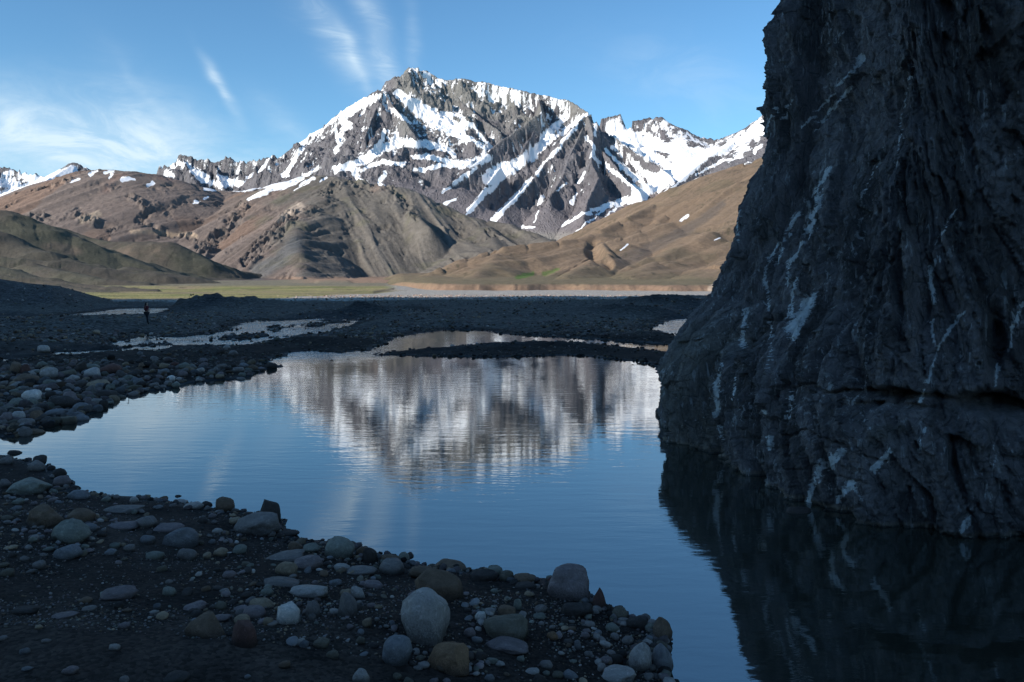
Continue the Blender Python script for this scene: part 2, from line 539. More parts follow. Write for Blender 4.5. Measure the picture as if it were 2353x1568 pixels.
    score = np.maximum(amb, np.maximum(0.50 + 0.62 * np.clip(sn + 0.02, -1, 0.9), 0.35 + 0.20 * top + 0.34 * grain + 0.28 * grain2) + 0.14 * grain + 0.10 * hollow - (0.34 - 0.18 * sstep(0, 0.8, sn)) * np.maximum(crag, -0.25))
    snow = np.where((sn < -0.15) & (vy > 455 - 60 * grain2), np.minimum(score, 0.12), score)
    shade_side = 0.0
    # rock tones
    c = np.zeros(X.shape + (3,), np.float32); c[:] = (0.142, 0.136, 0.146)
    c = blend(c, (0.185, 0.182, 0.172), sstep(330, 250, vy + fbm2(X / 200, Y / 200, 3, seed=61) * 40) * sstep(890, 930, vx) * (1 - sstep(1330, 1400, vx)))
    c = blend(c, (0.102, 0.098, 0.108), sstep(0.1, 0.6, fbm2(X / 260, Y / 260, 4, seed=62)))
    c = blend(c, (0.155, 0.140, 0.147), (1 - rocky) * sstep(1560, 1500, vx))
    c = blend(c, (0.22, 0.205, 0.19), sstep(525, 545, vy))
    c = blend(c, (0.20, 0.165, 0.16), stroke(vx, vy, [(1520, 445), (1420, 490), (1330, 540)], 24, 20))
    me = grid_mesh('snowy_mountain', X, Y, H, dict(tone=c, snow=np.clip(snow, 0, 1)))
    link('snowy_mountain', me, mountain_mat('mountain_rock', 0.022, 13.0, snow='crag'), kind='structure')


def build_left_range():
    ys = np.concatenate([np.linspace(5000, 8000, 210), np.linspace(8030, 9000, 20)])
    X, Y = fan(-420, 720, 560, ys)
    R = [
        dict(s=0.8, p=[(-500, 380, 8200), (-300, 340, 8200), (-100, 366, 8100), (0, 371, 8000), (40, 381, 8000), (82, 394, 7900), (112, 412, 7900)]),
        dict(s=0.8, p=[(90, 415, 7200), (112, 404, 7100), (135, 390, 7050), (158, 375, 7000), (175, 371, 7000), (195, 377, 7000), (230, 385, 7050), (262, 394, 7100), (300, 402, 7150), (340, 420, 7300)]),
        dict(s=0.45, p=[(165, 377, 6900), (120, 405, 6600), (60, 440, 6200), (0, 478, 5700), (-80, 500, 5500)]),
        dict(s=0.85, p=[(320, 425, 7600), (345, 402, 7600), (368, 386, 7600), (395, 364, 7600), (418, 349, 7600), (440, 356, 7600), (470, 353, 7600), (492, 363, 7600), (520, 360, 7600),
              (560, 358, 7600), (600, 353, 7550), (625, 357, 7500), (650, 362, 7500), (700, 380, 7500)]),
        dict(s=0.95, p=[(420, 352, 7600), (432, 385, 7380), (452, 425, 7100)]),
        dict(s=0.95, p=[(492, 364, 7600), (500, 395, 7380), (515, 425, 7180)]),
        dict(s=0.95, p=[(600, 355, 7550), (585, 390, 7330), (560, 430, 7050)]),
    ]
    H, A, D = ridge_field(X, Y, R)
    near = sstep(0, 60, D)
    fl = flutes(A, D, 170, 121); f2 = flutes(A, D, 60, 144, 4.0)
    sm = ridged2(X / 80, Y / 100, 4, 0.6, seed=177)
    rg = ridged2(X / 420 + 4, Y / 420, 6, 0.55, seed=131)
    vx, _ = to_px(X, Y, H)
    smooth_field = sstep(0.2, 0.8, stroke(vx, HOR - (H - CAM_H) / Y * F, [(160, 385), (100, 420), (40, 455), (-60, 500)], 40, 60))
    k = 1 - 0.85 * smooth_field
    H = H + k * ((ridged2(X / 130, Y / 400, 4, 0.6, seed=178) - 0.55) * 70 + (ridged2(X / 40, Y / 60, 3, 0.6, seed=179) - 0.5) * 26)
    H = H + k * ((fl - 0.6) * 110 * (0.15 + 0.85 * near) + (f2 - 0.6) * 45 * (0.35 + 0.65 * near) + (rg - 0.55) * 120 * (0.1 + 0.9 * near) + (sm - 0.5) * 24)
    floor = 20 + (Y - 5000) * 0.02
    H = np.maximum(H, floor)
    gx, gy, sl = slope_of(X, Y, H)
    vx, vy = to_px(X, Y, H)
    wx = vx + fbm2(X / 60, Y / 90, 4, 0.6, seed=191) * 8; wy = vy + fbm2(X / 60 + 9, Y / 60, 4, 0.6, seed=192) * 6
    sn = np.full(X.shape, -3.0, np.float32)
    for pts, w0, w1 in [([(172, 388), (140, 402), (90, 425), (40, 450), (0, 462), (-60, 480)], 8, 26), ([(60, 400), (80, 408), (100, 420)], 8, 8), ([(-40, 425), (10, 420), (40, 430)], 10, 12),
                        ([(0, 405), (30, 398)], 4, 4), ([(225, 390), (245, 394)], 3, 3), ([(395, 384), (408, 378), (420, 382)], 4, 4), ([(425, 370), (450, 392), (480, 405)], 4, 5),
                        ([(440, 392), (470, 418), (520, 425)], 4, 7), ([(500, 405), (530, 418), (560, 424), (600, 425)], 5, 9), ([(620, 360), (600, 395), (575, 412)], 3, 7), ([(560, 360), (545, 395)], 2, 3), ([(380, 398), (400, 405)], 5, 3)]:
        sn = np.maximum(sn, stroke(wx, wy, pts, w0, w1))
    grain = fbm2(X / 46, Y / 60, 5, 0.62, seed=155)
    amb = 0.31 + 0.40 * grain - 0.25 * (sm - 0.45) - 0.2 * (f2 - 0.55)
    snow = np.maximum(0.5 + np.clip(sn + 0.1, -1, 1) * 0.8 + 0.14 * grain - 0.4 * (sm - 0.45), amb)
    c = np.zeros(X.shape + (3,), np.float32); c[:] = (0.135, 0.130, 0.138)
    c = blend(c, (0.10, 0.10, 0.11), sstep(0.0, 0.5, fbm2(X / 260, Y / 260, 4, seed=162)))
    me = grid_mesh('distant_range', X, Y, H, dict(tone=c, snow=np.clip(snow, 0, 1)))
    link('distant_mountain_range', me, bpy.data.materials['mountain_rock'], kind='structure')


def build_centre_hill():
    ys = np.concatenate([np.linspace(1560, 3000, 300), np.linspace(3015, 3500, 16)])
    X, Y = fan(-500, 1420, 760, ys)
    R = [
        dict(s=0.55, c=0.0001, p=[(-700, 640, 2700), (-400, 560, 2700), (-100, 515, 2700), (30, 482, 2700), (100, 437, 2750), (160, 407, 2750), (205, 393, 2750), (250, 391, 2750), (300, 395, 2750), (350, 402, 2780), (400, 413, 2800), (450, 427, 2850),
              (490, 440, 2900), (560, 440, 2900), (620, 428, 2850), (680, 412, 2800), (725, 403, 2750), (765, 405, 2700), (810, 415, 2660), (870, 428, 2620), (900, 431, 2600), (935, 443, 2580), (980, 463, 2550),
              (1040, 488, 2500), (1100, 503, 2460), (1170, 515, 2400), (1230, 537, 2300), (1262, 553, 2200), (1300, 580, 2100), (1340, 640, 2000)]),
        # spurs of the centre hill
        dict(s=0.6, p=[(768, 408, 2700), (742, 448, 2480), (712, 478, 2340), (690, 500, 2250), (676, 545, 2060), (690, 590, 1880), (700, 634, 1720)]),
        dict(s=1.1, r=12, p=[(905, 436, 2600), (930, 446, 2560), (945, 462, 2470), (948, 482, 2370), (962, 500, 2290), (985, 522, 2220)]),
        dict(s=0.45, p=[(1120, 520, 2350), (1140, 560, 2120), (1150, 600, 1900)]),
        dict(s=0.6, r=30, p=[(520, 462, 2780), (540, 474, 2650), (512, 512, 2440), (478, 550, 2260), (462, 600, 2060)]),
        dict(s=0.55, p=[(330, 420, 2720), (285, 470, 2520), (240, 510, 2380), (190, 550, 2250)]),
    ]
    H, A, D = ridge_field(X, Y, R, 55.0)
    vx, vy = to_px(X, Y, H)
    near = sstep(0, 40, D)
    crag = np.zeros(X.shape, np.float32)
    for pts, w0, w1 in [([(555, 472), (540, 505), (500, 540), (470, 570)], 14, 26), ([(665, 500), (635, 530), (600, 560), (570, 590)], 26, 18), ([(330, 510), (400, 535), (450, 545)], 8, 8), ([(745, 435), (770, 425)], 16, 22),
                        ([(800, 415), (860, 430), (900, 438), (940, 470), (950, 495)], 8, 20), ([(300, 455), (340, 480), (320, 500)], 12, 12), ([(60, 500), (110, 500)], 10, 10), ([(180, 500), (230, 510), (260, 520)], 12, 8),
                        ([(80, 440), (160, 415)], 8, 10), ([(1120, 530), (1150, 545)], 7, 5)]:
        crag = np.maximum(crag, stroke(vx, vy, pts, w0, w1))
    crag = sstep(0, 0.5, crag + fbm2(X / 40, Y / 60, 4, seed=205) * 0.5)
    fl = flutes(A, D, 95, 221, 9.0, 0.5); f2 = flutes(A, D, 30, 244, 9.0, 0.6)
    rg = ridged2(X / 230, Y / 300, 6, 0.5, seed=231)
    sm = ridged2(X / 20, Y / 34, 4, 0.6, seed=277)
    wp = fbm2(X / 160, Y / 300, 3, seed=280) * 26
    lr = sstep(720, 860, vx)[...]
    def rills(wl, k, sd):
        a_ = ridged2((X - 0.55 * Y + wp * k) / wl, Y / (wl * 14), 3, seed=sd)
        b_ = ridged2((X + 0.42 * Y + wp * k) / wl, Y / (wl * 14), 3, seed=sd + 1)
        return a_ * (1 - lr) + b_ * lr
    g1, g2, g3 = rills(120, 1.0, 281), rills(42, 0.6, 284), rills(15, 0.3, 287)
    fl, f2 = g1, g2
    H = H + ((g1 - 0.55) * 17 + (g2 - 0.55) * 6.5 + (g3 - 0.55) * 2.6 + (rg - 0.5) * 5) * near + crag * ((sm - 0.45) * 17 + (f2 - 0.5) * 22 + (ridged2(X / 9, Y / 14, 3, 0.6, seed=278) - 0.5) * 9) + fbm2(X / 14, Y / 14, 3, seed=299) * 0.8
    H = np.maximum(H, -3.5 + np.clip((Y - 1560) * 0.014, 0, 12) + fbm2(X / 80, Y / 80, 4, seed=209) * 2.0)
    gx, gy, sl = slope_of(X, Y, H)
    vx, vy = to_px(X, Y, H)
    wx = vx + fbm2(X / 25, Y / 40, 4, 0.6, seed=291) * 7; wy = vy + fbm2(X / 25 + 9, Y / 25, 4, 0.6, seed=292) * 5
    sn = np.full(X.shape, -3.0, np.float32)
    for pts, w0, w1 in [([(690, 410), (640, 430), (600, 445), (570, 458)], 10, 3), ([(660, 410), (620, 425), (560, 436), (500, 434), (470, 435)], 8, 4), ([(722, 408), (700, 422), (675, 438)], 3, 2), ([(748, 410), (736, 417)], 3, 3), ([(222, 393), (206, 402)], 3, 4),
                        ([(282, 411), (308, 412)], 6, 4), ([(340, 426), (350, 420)], 5, 4), ([(256, 400), (250, 412)], 3, 3), ([(870, 424), (886, 425)], 3, 3), ([(180, 412), (160, 421)], 3, 2), ([(447, 465), (462, 466)], 3, 2), ([(470, 456), (478, 450)], 3, 2), ([(240, 396), (262, 395)], 3, 2)]:
        sn = np.maximum(sn, stroke(wx, wy, pts, w0, w1))
    snow = np.clip(0.5 + np.clip(sn, -1, 1) * 0.9, 0, 1)
    c = np.zeros(X.shape + (3,), np.float32); c[:] = (0.172, 0.138, 0.120)
    c = blend(c, (0.135, 0.124, 0.108), sstep(640, 720, vx + fbm2(X / 120, Y / 120, 4, seed=261) * 120) * 0.9)
    c = blend(c, (0.22, 0.145, 0.105), sstep(0.1, 0.55, fbm2(A / 60, D / 500, 4, seed=262)) * sstep(640, 560, vx) * 0.7)
    c = blend(c, (0.21, 0.135, 0.112), sstep(0.1, 0.6, fbm2(X / 90, Y / 200, 4, seed=263)) * sstep(470, 430, vy) * 0.6)
    c = blend(c, (0.135, 0.14, 0.14), sstep(0.1, 0.7, stroke(wx, wy, [(680, 560), (640, 600), (590, 625)], 26, 30)) * 0.8)
    c = blend(c, (0.34, 0.26, 0.19), sstep(0.1, 0.6, stroke(wx, wy, [(300, 532), (350, 534), (400, 538), (450, 542)], 9, 7)))
    c = blend(c, (0.30, 0.24, 0.18), sstep(0.1, 0.6, stroke(wx, wy, [(190, 505), (225, 492)], 14, 12)) * 0.8)
    c = blend(c, (0.34, 0.28, 0.23), sstep(0.0, 0.5, stroke(wx, wy, [(688, 478), (660, 490), (640, 510)], 16, 6)))
    c = blend(c, (0.12, 0.115, 0.11), crag * 0.45 * sstep(0.3, 0.7, sm))
    c = blend(c, (0.13, 0.125, 0.085), sstep(0.2, 0.6, fbm2(X / 70, Y / 70, 4, seed=264)) * sstep(520, 600, vx) * 0.5)
    c = blend(c, (0.33, 0.225, 0.16), sstep(634, 640, vy) * sstep(600, 700, vx) * sstep(1000, 940, vx))
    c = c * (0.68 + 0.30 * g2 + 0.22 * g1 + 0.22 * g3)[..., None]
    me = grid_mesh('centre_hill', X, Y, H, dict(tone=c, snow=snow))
    link('brown_hill', me, mountain_mat('hill_rock', 0.07, 5.0, var=0.38), kind='structure')


def build_left_spurs():
    # grassy spurs that step down to the meadow on the left
    def patch(name, vx0, vx1, nc, ys, R, amp, wl, seed, base):
        X, Y = fan(vx0, vx1, nc, ys)
        H, A, D = ridge_field(X, Y, [dict(r_, s=r_['s'] * 1.35) for r_ in R], wl * 0.30)
        near = sstep(0, wl * 0.3, D)
        H = H + ((flutes(A, D, wl, seed, 4.0) - 0.55) * amp * 0.3 * near + (ridged2(X / wl / 1.7, Y / wl / 1.7, 5, seed=seed + 3) - 0.5) * amp * 1.1 + (ridged2((X - 0.5 * Y) / wl * 4, Y / wl / 1.5, 4, 0.6, seed=seed + 4) - 0.5) * amp * 0.35 * near + fbm2(X / wl * 6, Y / wl * 6, 4, 0.6, seed=seed + 9) * amp * 0.16)
        H = np.maximum(H, base - 6)
        vx, vy = to_px(X, Y, H)
        c = np.zeros(X.shape + (3,), np.float32); c[:] = (0.095, 0.084, 0.068)
        c = blend(c, (0.100, 0.100, 0.070), sstep(-0.1, 0.5, fbm2(X / wl / 1.2, Y / wl / 2.2, 4, seed=seed + 11)) * 0.75)
        c = blend(c, (0.19, 0.145, 0.11), sstep(0.3, 0.6, fbm2(X / wl, Y / wl, 5, 0.6, seed=seed + 12)) * 0.7)
        c = blend(c, (0.06, 0.062, 0.045), sstep(0.25, 0.5, fbm2(X / wl * 7, Y / wl * 7, 3, 0.6, seed=seed + 13)) * 0.7)
        me = grid_mesh(name, X, Y, H, dict(tone=c, snow=np.zeros(X.shape, np.float32)))
        link(name, me, mountain_mat(name + '_ground', 0.35 * 100 / wl, wl * 0.02, snow=False, var=0.38), kind='structure')
    patch('far_spur', -500, 760, 420, np.linspace(1120, 2000, 150), [
        dict(s=0.42, p=[(-500, 400, 1700), (-300, 430, 1600), (-100, 466, 1500), (0, 485, 1450), (80, 515, 1450), (160, 545, 1450), (240, 570, 1470), (330, 598, 1500), (420, 622, 1550), (480, 634, 1600), (560, 642, 1700), (640, 648, 1850)]),
        dict(s=0.5, p=[(150, 524, 1800), (220, 546, 1780), (290, 552, 1750), (340, 551, 1730), (385, 558, 1720), (430, 577, 1720), (480, 600, 1740), (520, 618, 1760), (600, 632, 1850), (650, 645, 1930)]),
        dict(s=0.42, p=[(-200, 490, 1400), (0, 540, 1250), (100, 575, 1200), (200, 605, 1180), (300, 625, 1180), (400, 640, 1190)]),
    ], 12, 130, 311, -4.6)
    patch('middle_spur', -500, 620, 380, np.linspace(560, 1130, 150), [
        dict(s=0.45, p=[(-500, 470, 900), (-200, 545, 850), (0, 585, 820), (120, 600, 830), (220, 612, 840), (300, 624, 850), (380, 632, 860), (440, 640, 870), (490, 648, 880), (516, 655, 890)]),
        dict(s=0.5, p=[(80, 604, 760), (160, 620, 720), (240, 636, 700), (330, 648, 700), (400, 655, 720), (440, 664, 740)]),
        dict(s=0.45, p=[(-300, 560, 650), (0, 618, 620), (120, 636, 600), (220, 650, 600), (300, 662, 610)]),
        dict(s=0.45, p=[(300, 612, 1000), (360, 622, 1000), (430, 632, 1010), (500, 645, 1040), (560, 650, 1080)]),
    ], 5.5, 60, 411, -4.6)
    patch('near_spur', -500, 420, 320, np.linspace(250, 560, 130), [
        dict(s=0.5, p=[(-500, 560, 420), (-200, 600, 410), (0, 628, 400), (90, 640, 400), (170, 648, 395), (240, 656, 390), (310, 661, 385), (350, 666, 380), (376, 674, 378)]),
        dict(s=0.45, p=[(-300, 620, 330), (0, 652, 320), (100, 664, 310), (180, 674, 305), (240, 684, 300)]),
        dict(s=0.45, p=[(140, 652, 360), (230, 664, 345), (300, 674, 335)]),
    ], 2.0, 26, 511, -4.0)


def build_right_hill():
    ys = np.concatenate([np.geomspace(405, 1000, 170), np.linspace(1008, 1900, 110), np.linspace(1930, 2400, 10)])
    X, Y = fan(840, 2500, 620, ys)
    R = [
        dict(s=0.22, p=[(1150, 590, 1500), (1250, 568, 1500), (1330, 548, 1500), (1370, 522, 1520), (1400, 502, 1540), (1450, 476, 1560), (1500, 453, 1580), (1560, 430, 1600), (1620, 406, 1620), (1680, 384, 1640), (1740, 366, 1660), (1850, 325, 1700), (2100, 300, 1700), (2500, 350, 1700)]),
        dict(s=0.24, p=[(905, 668, 720), (940, 652, 760), (975, 634, 800), (1015, 614, 840), (1060, 597, 880), (1110, 581, 920), (1160, 567, 950), (1220, 560, 980), (1290, 552, 1010), (1330, 549, 1040), (1380, 528, 1120), (1440, 500, 1250), (1500, 470, 1420)]),
        dict(s=0.22, r=70, p=[(1150, 570, 950), (1130, 606, 800), (1080, 640, 640)]),
        dict(s=0.30, r=30, p=[(1375, 556, 1000), (1396, 576, 900), (1352, 604, 760), (1300, 634, 640)]),
        dict(s=0.22, r=50, p=[(1680, 386, 1640), (1600, 448, 1420), (1510, 506, 1200), (1420, 556, 1010), (1340, 602, 840), (1250, 640, 670)]),
        dict(s=0.20, r=60, p=[(1760, 410, 1500), (1690, 470, 1260), (1600, 535, 1020), (1520, 590, 820), (1450, 632, 650)]),
        dict(s=0.20, r=60, p=[(1820, 500, 1100), (1740, 560, 860), (1660, 610, 680), (1590, 644, 560)]),
        dict(s=0.2, r=60, p=[(2000, 430, 1150), (1900, 530, 860), (1800, 606, 620), (1760, 642, 520)]),
    ]
    H, A, D = ridge_field(X, Y, R, 30.0, 2.2)
    near = sstep(0, 30, D)
    fl = flutes(A, D, 75, 621, 6.0); f2 = flutes(A, D, 22, 644, 6.0)
    wp = fbm2(X / 90, Y / 200, 3, seed=680) * 18
    g1 = ridged2((X - 0.75 * Y + wp) / 85, Y / 1400, 3, seed=681); g2 = ridged2((X - 0.75 * Y + wp * 0.6) / 27, Y / 420, 3, seed=682); g3 = ridged2((X - 0.75 * Y + wp * 0.4) / 9, Y / 130, 3, seed=683)
    H = H + ((g1 - 0.55) * 7.0 + (g2 - 0.55) * 2.4) * near * sstep(450, 800, Y) + (g3 - 0.55) * 0.7 * near + (ridged2(X / 160, Y / 160, 6, 0.55, seed=631) - 0.5) * 7 * near * sstep(420, 800, Y) + fbm2(X / 9, Y / 9, 4, 0.6, seed=699) * 0.5
    vx0 = (X / Y) * F + CX
    edge = 470 - 60 * sstep(1300, 1650, vx0) + fbm2(X / 25, Y / 400, 4, seed=633) * 22 + 240 * sstep(1010, 890, vx0)
    bench = -4.6 + 4.4 * sstep(0, 16, Y - edge) * sstep(870, 930, vx0) + np.clip(Y - edge - 16, 0, 500) * 0.018
    rill = ridged2(X / 7, Y / 60, 3, seed=634)
    inface = sstep(-2, 4, Y - edge) * (1 - sstep(14, 22, Y - edge))
    bench = bench - rill * 0.9 * inface
    bench = -5.6 + (bench + 5.6) * sstep(845, 925, vx0 + fbm2(X / 15, Y / 60, 3, seed=638) * 18)
    H = np.where(vx0 < 860, np.minimum(H, -5.6), H)
    H = np.maximum(H, bench + fbm2(X / 30, Y / 50, 4, seed=635) * 0.8 * sstep(0, 60, Y - edge))
    H = np.where(Y < edge, np.minimum(H, -5.6), H)
    # eroded hollow in the middle of the foothill
    vx, vy = to_px(X, Y, H)
    hol = stroke(vx, vy, [(1365, 575), (1400, 608)], 26, 14)
    H = H - sstep(0, 0.7, hol) * (6 + 4 * ridged2(A / 9, D / 50, 3, seed=636))
    vx, vy = to_px(X, Y, H)
    wx = vx + fbm2(X / 16, Y / 30, 4, 0.6, seed=691) * 9; wy = vy + fbm2(X / 16 + 9, Y / 16, 4, 0.6, seed=692) * 5
    c = np.zeros(X.shape + (3,), np.float32); c[:] = (0.215, 0.155, 0.105)
    c = blend(c, (0.16, 0.125, 0.080), sstep(0.0, 0.5, fbm2(X / 60, Y / 110, 5, 0.6, seed=661)) * 0.8)
    c = blend(c, (0.25, 0.175, 0.115), sstep(0.1, 0.5, fbm2((X - 0.75 * Y) / 40, Y / 400, 4, seed=662)) * 0.55)
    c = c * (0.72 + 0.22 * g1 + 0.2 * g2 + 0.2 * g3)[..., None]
    c = blend(c, (0.13, 0.105, 0.085), sstep(0.0, 0.6, stroke(wx, wy, [(1660, 470), (1560, 540), (1430, 600)], 12, 22)) * 0.8)
    c = blend(c, (0.17, 0.145, 0.085), sstep(620, 650, vy + fbm2(X / 20, Y / 60, 3, seed=663) * 10) * (1 - sstep(655, 659, vy)) * 0.75)
    c = blend(c, (0.10, 0.16, 0.04), sstep(0, 0.6, stroke(wx, wy, [(1190, 638), (1225, 628)], 8, 6)))
    c = blend(c, (0.10, 0.16, 0.04), sstep(0, 0.6, stroke(wx, wy, [(1250, 630), (1280, 618)], 6, 4)) * 0.8)
    c = blend(c, (0.25, 0.165, 0.115), inface * (0.5 + 0.4 * vnoise2(X / 12, Y / 60, 637)))
    c = blend(c, (0.42, 0.33, 0.25), sstep(0.1, 0.5, stroke(wx, wy, [(1640, 665), (1662, 640)], 16, 9)))
    c = blend(c, (0.07, 0.065, 0.04), sstep(0.22, 0.42, fbm2(X / 5, Y / 9, 4, 0.65, seed=664)) * sstep(-0.2, 0.3, fbm2(X / 60, Y / 90, 3, seed=665)) * 0.65)
    sn = np.full(X.shape, -3.0, np.float32)
    for pts, w0, w1 in [([(1562, 508), (1580, 496)], 2, 4), ([(1640, 382), (1610, 405), (1572, 420)], 1.5, 1.5), ([(1530, 432), (1500, 440)], 1.5, 1.0), ([(1425, 576), (1442, 562)], 1.5, 2), ([(1655, 547), (1640, 553)], 1.5, 1)]:
        sn = np.maximum(sn, stroke(vx + (wx - vx) * 0.25, vy + (wy - vy) * 0.25, pts, w0, w1))
    snow = np.clip(0.5 + np.clip(sn, -1, 1) * 0.9, 0, 1)
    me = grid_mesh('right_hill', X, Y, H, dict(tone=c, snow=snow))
    link('brown_foothill', me, mountain_mat('foothill_ground', 0.20, 1.8, var=0.36), kind='structure')


def build_shade_ridge():
    """the steep ridge behind the camera and to its left whose shade lies over the pond"""
    hh = 430.0
    off = hh / math.tan(SUN_EL)
    edge = [(-1500, -560), (-700, -200), (-320, 0), (-200, 66), (-120, 111), (-90, 128), (-60, 145), (-10, 173), (22, 191), (52, 206), (120, 214), (380, 214)]
    pts = [(ex + SX * off, ey + SY * off) for (ex, ey) in edge]
    mass = pts + [(-100, -1500), (-2900, -2100)]
    X, Y = np.meshgrid(np.concatenate([np.linspace(-2900, -1120, 60), np.linspace(-1110, -420, 190), np.linspace(-410, 500, 70)]), np.concatenate([np.linspace(-2100, -590, 60), np.linspace(-580, -330, 110), np.linspace(-320, 60, 80), np.linspace(70, 260, 20)]))
    D = poly_sdf(X, Y, mass)
    H = np.where(D > 0, hh - np.where(D < 40, 3.2 * D, 128 + 1.5 * (D - 40)) - (1 - ridged2(X / 160, Y / 160, 5, seed=801)) * 50 * sstep(20, 120, D),
                 hh + np.minimum(-D * 0.22, 200) + ridged2(X / 200, Y / 200, 5, seed=803) * 22 * sstep(30, 200, -D)) + fbm2(X / 12, Y / 12, 3, seed=805) * 1.2
    low = 1.0 + 0.9 * sstep(0, -8, Y) + fbm2(X / 30, Y / 30, 3, seed=802) * 0.5
    low = np.where((Y > -3), -3, low)
    H = np.maximum(H, low)
    c = np.zeros(X.shape + (3,), np.float32); c[:] = (0.11, 0.10, 0.09)
    me = grid_mesh('shading_ridge', X, Y, H, dict(tone=c, snow=np.zeros(X.shape, np.float32)))
    link('valley_side_ridge', me, mountain_mat('ridge_ground', 0.05, 2.0, snow=False), kind='structure')


build_massif()
build_left_range()
build_centre_hill()
build_left_spurs()
build_right_hill()
build_shade_ridge()


# ================================================================== VALLEY FLOOR, POND, STREAMS
def poly_px(pts):
    return [G(*p) for p in pts]


POND = poly_px([(-900, 1020), (-300, 1012), (0, 1008), (40, 1003), (80, 998), (110, 985), (150, 975), (190, 955), (215, 942), (240, 930), (275, 915), (330, 903), (380, 895), (430, 882), (480, 875), (540, 871), (575, 862),
                (600, 850), (640, 844), (665, 836), (700, 829), (760, 828), (800, 823), (860, 818), (920, 817), (1000, 819), (1100, 822), (1200, 820), (1290, 817), (1370, 820), (1420, 828), (1460, 831),
                (1490, 840), (1510, 852), (1530, 868), (1620, 850), (1800, 900)]) + [(16, 22), (60, 16), (60, 2.5), (9, 2.5)] + poly_px([(1760, 2100), (1640, 1800), (1580, 1650),
                (1548, 1568), (1532, 1510), (1547, 1478), (1532, 1458), (1490, 1434), (1440, 1420), (1400, 1397), (1366, 1382), (1345, 1335), (1300, 1326), (1270, 1337), (1220, 1336), (1150, 1322), (1090, 1312),
                (1000, 1302), (940, 1287), (860, 1266), (800, 1252), (730, 1246), (682, 1246), (660, 1230), (640, 1215), (640, 1196), (590, 1182), (540, 1180), (495, 1176), (470, 1166), (400, 1152),
                (330, 1142), (240, 1137), (200, 1135), (162, 1126), (150, 1102), (125, 1082), (100, 1070), (75, 1056), (45, 1055), (20, 1044), (0, 1045), (-300, 1070), (-900, 1090)])
POND2 = poly_px([(840, 811), (862, 800), (884, 789), (900, 782), (920, 774), (955, 768), (985, 763), (1040, 758), (1110, 760), (1150, 768), (1190, 770), (1230, 773), (1290, 775), (1350, 778), (1430, 783), (1500, 789), (1560, 795), (1640, 800),
                 (1720, 806), (1720, 826), (1620, 818), (1560, 812), (1500, 805), (1430, 798), (1340, 790), (1260, 787), (1160, 790), (1060, 796), (960, 803), (900, 809), (862, 813)])
POND3 = poly_px([(1488, 756), (1510, 750), (1528, 738), (1560, 734), (1600, 733), (1700, 730), (1760, 760), (1700, 790), (1600, 800), (1580, 780), (1545, 768), (1520, 762)])
STREAM = poly_px([(-500, 850), (-200, 845), (0, 829), (55, 818), (120, 810), (180, 812), (240, 807), (300, 804), (342, 797), (400, 795), (444, 788), (490, 786), (547, 779), (615, 768), (650, 760), (690, 752), (752, 742), (803, 733),
                  (812, 738), (790, 746), (770, 757), (720, 765), (660, 778), (600, 788), (547, 794), (500, 796), (444, 800), (342, 811), (300, 810), (240, 813), (180, 818), (130, 820), (60, 828), (0, 838), (-200, 862), (-500, 880)])
PUDDLE = poly_px([(256, 792), (280, 786), (318, 783), (330, 776), (322, 771), (345, 770), (393, 773), (440, 772), (500, 763), (560, 745), (600, 737), (690, 736), (745, 733), (720, 742), (640, 752), (600, 764), (540, 776), (480, 783), (400, 789), (330, 792), (290, 794)])
BACKWATER = poly_px([(610, 840), (640, 822), (680, 810), (720, 806), (780, 812), (830, 808), (880, 808), (840, 824), (760, 829), (680, 838)])
SHALLOW = poly_px([(-900, 1010), (-100, 990), (60, 1000), (90, 1015), (60, 1045), (-100, 1050), (-900, 1060)])
RIVER = poly_px([(40, 729), (120, 727), (190, 721), (240, 715), (283, 710), (340, 709), (410, 709.5), (392, 713), (372, 717), (345, 723), (300, 726), (200, 730), (120, 732), (40, 733)])
RILL = poly_px([(850, 716), (900, 711), (940, 711), (955, 714), (925, 718), (880, 721)])
RILL2 = poly_px([(1236, 694), (1262, 692), (1280, 696), (1255, 700)])


def water_sdf(X, Y):
    wx = X + fbm2(X / 1.6, Y / 1.6, 4, 0.6, seed=901) * 0.22 * np.clip(Y / 14, 0.5, 3)
    wy = Y + fbm2(X / 1.6 + 50, Y / 1.6, 4, 0.6, seed=902) * 0.22 * np.clip(Y / 14, 0.5, 3)
    d = poly_sdf(wx, wy, POND)
    far = np.full(X.shape, 1e9, np.float32)
    m = (Y > 14) & (Y < 160)
    xs, ys = wx[m], wy[m]
    f = np.full(xs.shape, 1e9, np.float32)
    for p in (POND2, POND3, BACKWATER):
        f = np.minimum(f, poly_sdf(xs, ys, p))
    n = fbm2(xs / 2.2, ys / 5.0, 4, 0.62, seed=903)
    f = np.minimum(f, poly_sdf(xs, ys, RIVER))
    n = n + 0.5 * fbm2(xs / 0.9, ys / 1.6, 3, 0.6, seed=904)
    for p, k in ((STREAM, 1.3), (PUDDLE, 1.1), (RILL, 0.8), (RILL2, 0.8)):
        f = np.minimum(f, poly_sdf(xs, ys, p) + np.clip(n * k * 2.2 + 0.05, -0.7, 2.5))
    far[m] = f
    return d, far


